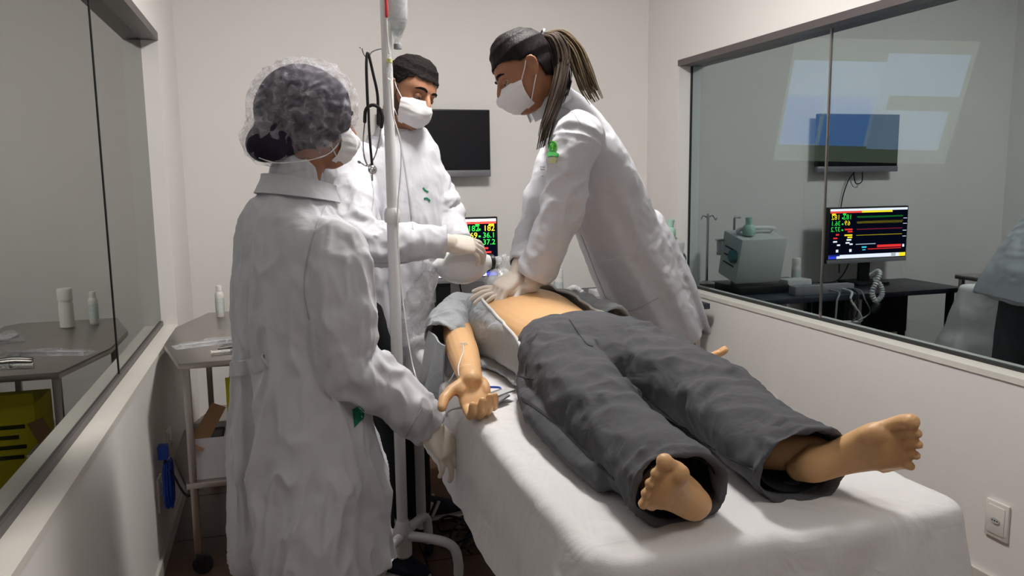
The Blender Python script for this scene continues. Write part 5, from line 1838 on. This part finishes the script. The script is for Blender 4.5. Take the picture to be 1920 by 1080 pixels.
wF = [V((1.38, 2.56, 0)), V((1.43, 2.78, 0))]
for s, ft in zip((-1, 1), wF):
    hp = hipW + V((0.0, 0.08 * s, 0))
    kn = (hp + ft) / 2 + V((-0.03, 0, 0.0))
    g.tube([hp, (hp + kn) / 2, kn, (kn + ft) / 2, ft + V((0, 0, 0.08))], [0.088, 0.078, 0.056, 0.05, 0.037], n=16)
g.fuse('body', M_skin1, wo, 0.005, 2)


def wmod(u, ph, c):
    return 1 + 0.05 * sin(5 * ph + 2 * u + 1) * max(0, u - 0.45) + 0.035 * sin(9 * ph + 4 * u) * max(0, u - 0.3)


g = G()
g.tube(spine, [(0.066, 0.062), (0.105, 0.080), (0.165, 0.098), (0.180, 0.118), (0.178, 0.132), (0.200, 0.142), (0.215, 0.140), (0.222, 0.132)], n=72, hint=tuple(lW), e=2.3, mod=wmod, c1='hollow', hollow=0.10, thick=0.03, sub=7)
g.tube([s1 + V((0.03, 0.08, 0.0)), s1, s1 * 0.5 + e1 * 0.5, e1, e1 * 0.45 + w1_ * 0.55, w1_ + (e1 - w1_) * 0.1, w1_], [0.09, 0.076, 0.070, 0.066, 0.062, 0.058, 0.054], n=40, mod=wrinkle(0.085, 9, 6.1, ((0.45, 0.2), (0.85, 0.12))), c1='hollow', hollow=0.05, thick=0.01, sub=9)
g.tube([s2 + V((0.02, -0.08, 0.0)), s2, s2 * 0.5 + e2 * 0.5, e2, e2 * 0.45 + w2_ * 0.55, w2_ + (e2 - w2_) * 0.1, w2_], [0.085, 0.072, 0.066, 0.062, 0.056, 0.05, 0.048], n=36, mod=wrinkle(0.10, 9, 9.4, ((0.5, 0.2), (0.9, 0.1))), c1='hollow', hollow=0.05, thick=0.01, sub=9)
# rear skirt tail that swings out behind
g.tube([at(1205, 410, Y=2.64), at(1240, 490, Y=2.66), at(1268, 560, Y=2.68), at(1286, 606, Y=2.69)], [(0.13, 0.045), (0.16, 0.05), (0.18, 0.05), (0.18, 0.03)], n=40, hint=tuple(lW), c1='hollow', hollow=0.1, thick=0.012)
wcoat = g.fuse('lab_coat', M_coat, wo, 0.0055, 2, disp=lambda p, n: 0.008 * ((1 - 2 * abs(noise.noise(V((p.x * 8 + p.z * 3, p.y * 7, (p.z + 0.8 * p.x) * 4))))) - 0.5) + 0.004 * noise.noise(V((p.x * 20 + p.z * 9, p.y * 18, p.z * 12))) + 0.002 * noise.noise(p * 40))
wbv = bvh_of(wcoat)
collar('coat_collar', at(1034, 205, Y=2.52), at(1014, 155, Y=2.51) - at(1045, 205, Y=2.51), 0.070, 0.075, mat('pale grey collar cloth', srgb(206, 210, 214), 0.85), wcoat, 1.15, -RT * 0.5 - UP, 0.7)
seam('pocket_welt', [(1116, 497), (1140, 492), (1170, 485), (1198, 474)], wbv, 0.018, M_coat, wcoat, 0.004)
seam('pocket_line', [(1116, 499), (1140, 495), (1170, 488), (1198, 478)], wbv, 0.004, M_coatseam, wcoat, 0.003)
seam('pocket_seam', [(1160, 588), (1195, 578), (1235, 558)], wbv, 0.003, M_coatseam, wcoat)
seam('armhole_seam', [(1026, 205), (1036, 200), (1060, 203), (1075, 212), (1090, 235)], wbv, 0.003, M_coatseam, wcoat)
seam('side_seam', [(1090, 440), (1120, 520), (1150, 590), (1165, 620)], wbv, 0.003, M_coatseam, wcoat)
ring = lambda cx, cy, rx, ry: [(cx + rx * cos(2 * pi * k / 14), cy + ry * sin(2 * pi * k / 14)) for k in range(14)]
patch('sleeve_crest', ring(1037, 275, 8.5, 11), wbv, M_green, wcoat, 0.002, 'round green embroidered crest on the sleeve')
patch('crest_ribbon', [(1028, 286), (1038, 284), (1049, 289), (1047, 295), (1036, 293), (1028, 295)], wbv, mat('mid green embroidery', srgb(60, 150, 70), 0.8), wcoat, 0.003)
patch('crest_base', [(1030, 297), (1040, 294), (1046, 298), (1043, 306), (1031, 305)], wbv, M_cream, wcoat, 0.002)
for k in range(5):
    a = 2 * pi * k / 5 - pi / 2
    seam('crest_line', [(1037 + 2 * cos(a), 275 + 2 * sin(a)), (1037 + 7 * cos(a), 275 + 9 * sin(a)), (1037 + 7 * cos(a + 1), 275 + 9 * sin(a + 1))], wbv, 0.0015, M_dkgreen, wcoat, 0.0042, 3)
for (x0, y0, x1, y1) in ((1013, 312, 1022, 313), (1014, 317, 1021, 318), (1016, 330, 1019, 331)):
    seam('chest_lettering', [(x0, y0), (x1, y1)], wbv, 0.004, M_coatseam, wcoat, 0.002)
# gloved hands, one over the other on the breastbone
g = G()
dA = V((-0.93, 0.25, -0.14)).normalized()
pa = V((w1_.x, w1_.y, w1_.z))
hA = at(985, 538, Y=2.40)
g.tube([w1_ + (e1 - w1_).normalized() * 0.03, w1_, hA + V((0.02, 0, 0.012))], [0.034, 0.033, 0.03], n=18)
hand(g, hA, dA, (-0.1, -0.25, 0.95), False, [(-0.1, 0.25, 0.15), (0.0, 0.3, 0.2), (0.05, 0.3, 0.2), (0.1, 0.35, 0.25)], spread=(0.16, 0.04, -0.08, -0.2), thumb=(0.8, 0.5, 0.1), k=0.93, fr=1.12)
g.fuse('glove', M_glove, wo, 0.003, 2)
g = G()
hB = at(974, 513, Y=2.43)
dB = V((-0.80, -0.30, -0.45)).normalized()
g.tube([w2_ + (e2 - w2_).normalized() * 0.03, w2_, hB], [0.034, 0.033, 0.03], n=18)
hand(g, hB, dB, (-0.45, -0.45, 0.77), True, [(0.55, 0.8, 0.4), (0.6, 0.85, 0.4), (0.6, 0.9, 0.4), (0.55, 0.9, 0.4)], spread=(0.16, 0.04, -0.08, -0.2), thumb=(0.75, 0.55, 0.3), k=0.93, fr=1.12)
g.fuse('glove', M_glove, wo, 0.003, 2)
g = G()
for s, ft in zip((-1, 1), wF):
    hp = hipW + V((0.0, 0.08 * s, 0))
    kn = (hp + ft) / 2 + V((-0.03, 0, 0.0))
    g.tube([hp, (hp + kn) / 2, kn, (kn + ft) / 2, ft + V((0, 0, 0.05))], [0.095, 0.095, 0.085, 0.08, 0.078], n=24, mod=wrinkle(0.06, 9, s, ()), c1='hollow', hollow=0.04)
g.fuse('trousers', mat('dark grey trousers cloth', srgb(70, 70, 74), 0.9), wo, 0.006, 2)
for ft in wF:
    shoe(wo, ft + V((0.06, 0, 0)), V((-1, 0, 0)))
WH_.hair('hair', M_hairb, wo, 0.009, lambda x, y, z: z > hairline([(-0.2, -0.052), (-0.046, -0.050), (-0.034, 0.0), (-0.020, 0.028), (0.010, 0.026), (0.035, 0.044), (0.070, 0.060), (0.2, 0.066)], x) + 0.002 * noise.noise(V((x * 110, y * 110, z * 60))), 0.003, 22, top=0.018)
# ponytail strands
kn0 = at(1016, 66, Y=2.50)
G().tube([kn0 + V((0.0, 0.016 * cos(a), 0.016 * sin(a))) + RT * (0.006 * sin(a)) for a in [i * pi / 6 for i in range(13)]], 0.005, n=8, sub=2).make('hair_tie', M_grey, wo)
random.seed(3)


def lock(name, guide, width, count, material, r0=0.0032):
    gg = G()
    for k in range(count):
        a, b = random.uniform(0, 2 * pi), random.random() ** 0.5
        oy, ox = b * cos(a), b * sin(a)
        wob = random.uniform(0, 9)
        cut = random.uniform(0.8, 1.0)
        pts = []
        gl = catmull([list(p) for p in guide], 4)
        nn_ = max(4, int(len(gl) * cut))
        for i, p in enumerate(gl[:nn_]):
            u = i / (len(gl) - 1)
            wd = width * (0.35 + 1.1 * u * (1.3 - u) * 1.6)
            pts.append(V(p) + V((ox * wd, oy * wd * 0.9, ox * wd * 0.5)) + V((0.004 * sin(wob + 6 * u), 0.004 * cos(wob + 5 * u), 0)))
        gg.tube(pts, [r0 * (1 - 0.75 * (i / (len(pts) - 1)) ** 2) for i in range(len(pts))], n=6, sub=1)
    return gg.make(name, material, wo)


lock('ponytail', [kn0, at(1045, 62, Y=2.49), at(1075, 90, Y=2.47), at(1092, 130, Y=2.45), at(1105, 165, Y=2.44), at(1122, 195, Y=2.44)], 0.026, 90, M_haire)
lock('ponytail_lock', [kn0, at(1040, 68, Y=2.45), at(1056, 105, Y=2.43), at(1052, 150, Y=2.41), at(1040, 195, Y=2.40), at(1026, 235, Y=2.39), at(1014, 285, Y=2.40)], 0.024, 100, mat('mid brown hair', srgb(66, 52, 42), 0.45), 0.0034)
lock('ponytail_lock', [kn0, at(1036, 75, Y=2.46), at(1050, 115, Y=2.44), at(1056, 160, Y=2.42), at(1044, 205, Y=2.40)], 0.024, 60, M_hairb, 0.0034)
WH_.mask(wo)
WH_.eyes(wo, M_skin1, M_hairb, 0.9)

# ------------------------------------------------------------------ ventilation bag in the man's hands
bv = thing('ventilation_bag', 'translucent silicone resuscitation bag squeezed above the manikin face', 'ventilation bag', at(868, 530, Y=2.74))
a0, a1 = at(812, 502, Y=2.77), at(930, 490, Y=2.79)
axb = (a1 - a0)
L = axb.length
G().lathe([(0.016, 0.0), (0.026, 0.012), (0.052, 0.045), (0.066, 0.08), (0.070, 0.11), (0.064, 0.15), (0.044, 0.185), (0.030, 0.20), (0.024, 0.215)], a0, axb, 40).make('silicone_bag', M_bag, bv)
e1_ = a0 + axb.normalized() * 0.212
G().lathe([(0.026, 0), (0.028, 0.004), (0.028, 0.012), (0.024, 0.016)], e1_, axb, 28).make('collar_ring', M_black, bv)
G().lathe([(0.018, 0), (0.018, 0.03), (0.024, 0.032), (0.024, 0.05), (0.015, 0.055), (0.015, 0.07)], e1_ + axb.normalized() * 0.012, axb, 24).make('clear_valve', M_clear2, bv)
G().lathe([(0.011, 0), (0.011, 0.035), (0.013, 0.036), (0.013, 0.05)], e1_ + axb.normalized() * 0.04, (0.1, 0, -1), 20).make('mask_port', M_clear2, bv)
G().lathe([(0.024, 0), (0.022, 0.02), (0.030, 0.025), (0.030, 0.045), (0.016, 0.05)], a0 + axb.normalized() * 0.012, -axb, 24).make('intake_valve', M_clear2, bv)
mkc = V((0.765, 2.79, 0.955))
G().lathe([(0.058, 0), (0.060, 0.008), (0.052, 0.02), (0.03, 0.045), (0.016, 0.052), (0.014, 0.07)], mkc + V((0, -0.01, 0.028)), (-0.12, -0.1, 1), 28).make('face_mask_cup', M_clear2, bv)
rb = [at(800, 512, Y=2.70), at(796, 535, Y=2.69), at(785, 575, Y=2.68), at(778, 615, Y=2.68), at(775, 648, Y=2.68)]
G().tube(rb, [(0.015, 0.012), (0.035, 0.018), (0.060, 0.028), (0.064, 0.028), (0.050, 0.006)], n=40, hint=(1, 0.2, 0), sub=9, mod=wrinkle(0.12, 7, 2.0, ((0.2, 0.2), (0.7, 0.3)))).make('reservoir_bag', M_clear, bv, label='limp clear plastic reservoir bag hanging down')

# ------------------------------------------------------------------ floor bits under the bed
pb = thing('charger_cable', 'tangle of dark cables on the floor under the bed head', 'cable', (0.62, 2.75, 0))
for k in range(4):
    x0, y0 = 0.60 + 0.02 * k, 2.86 - 0.04 * k
    pts = [V((x0 + 0.06 * cos(i * 0.9 + k), y0 + 0.08 * sin(i * 0.7 + k * 2), 0.008 + 0.035 * abs(sin(i * 0.8 + k)))) for i in range(9)]
    G().tube(pts, 0.005, n=8).make('cable_loop', M_rubber, pb)
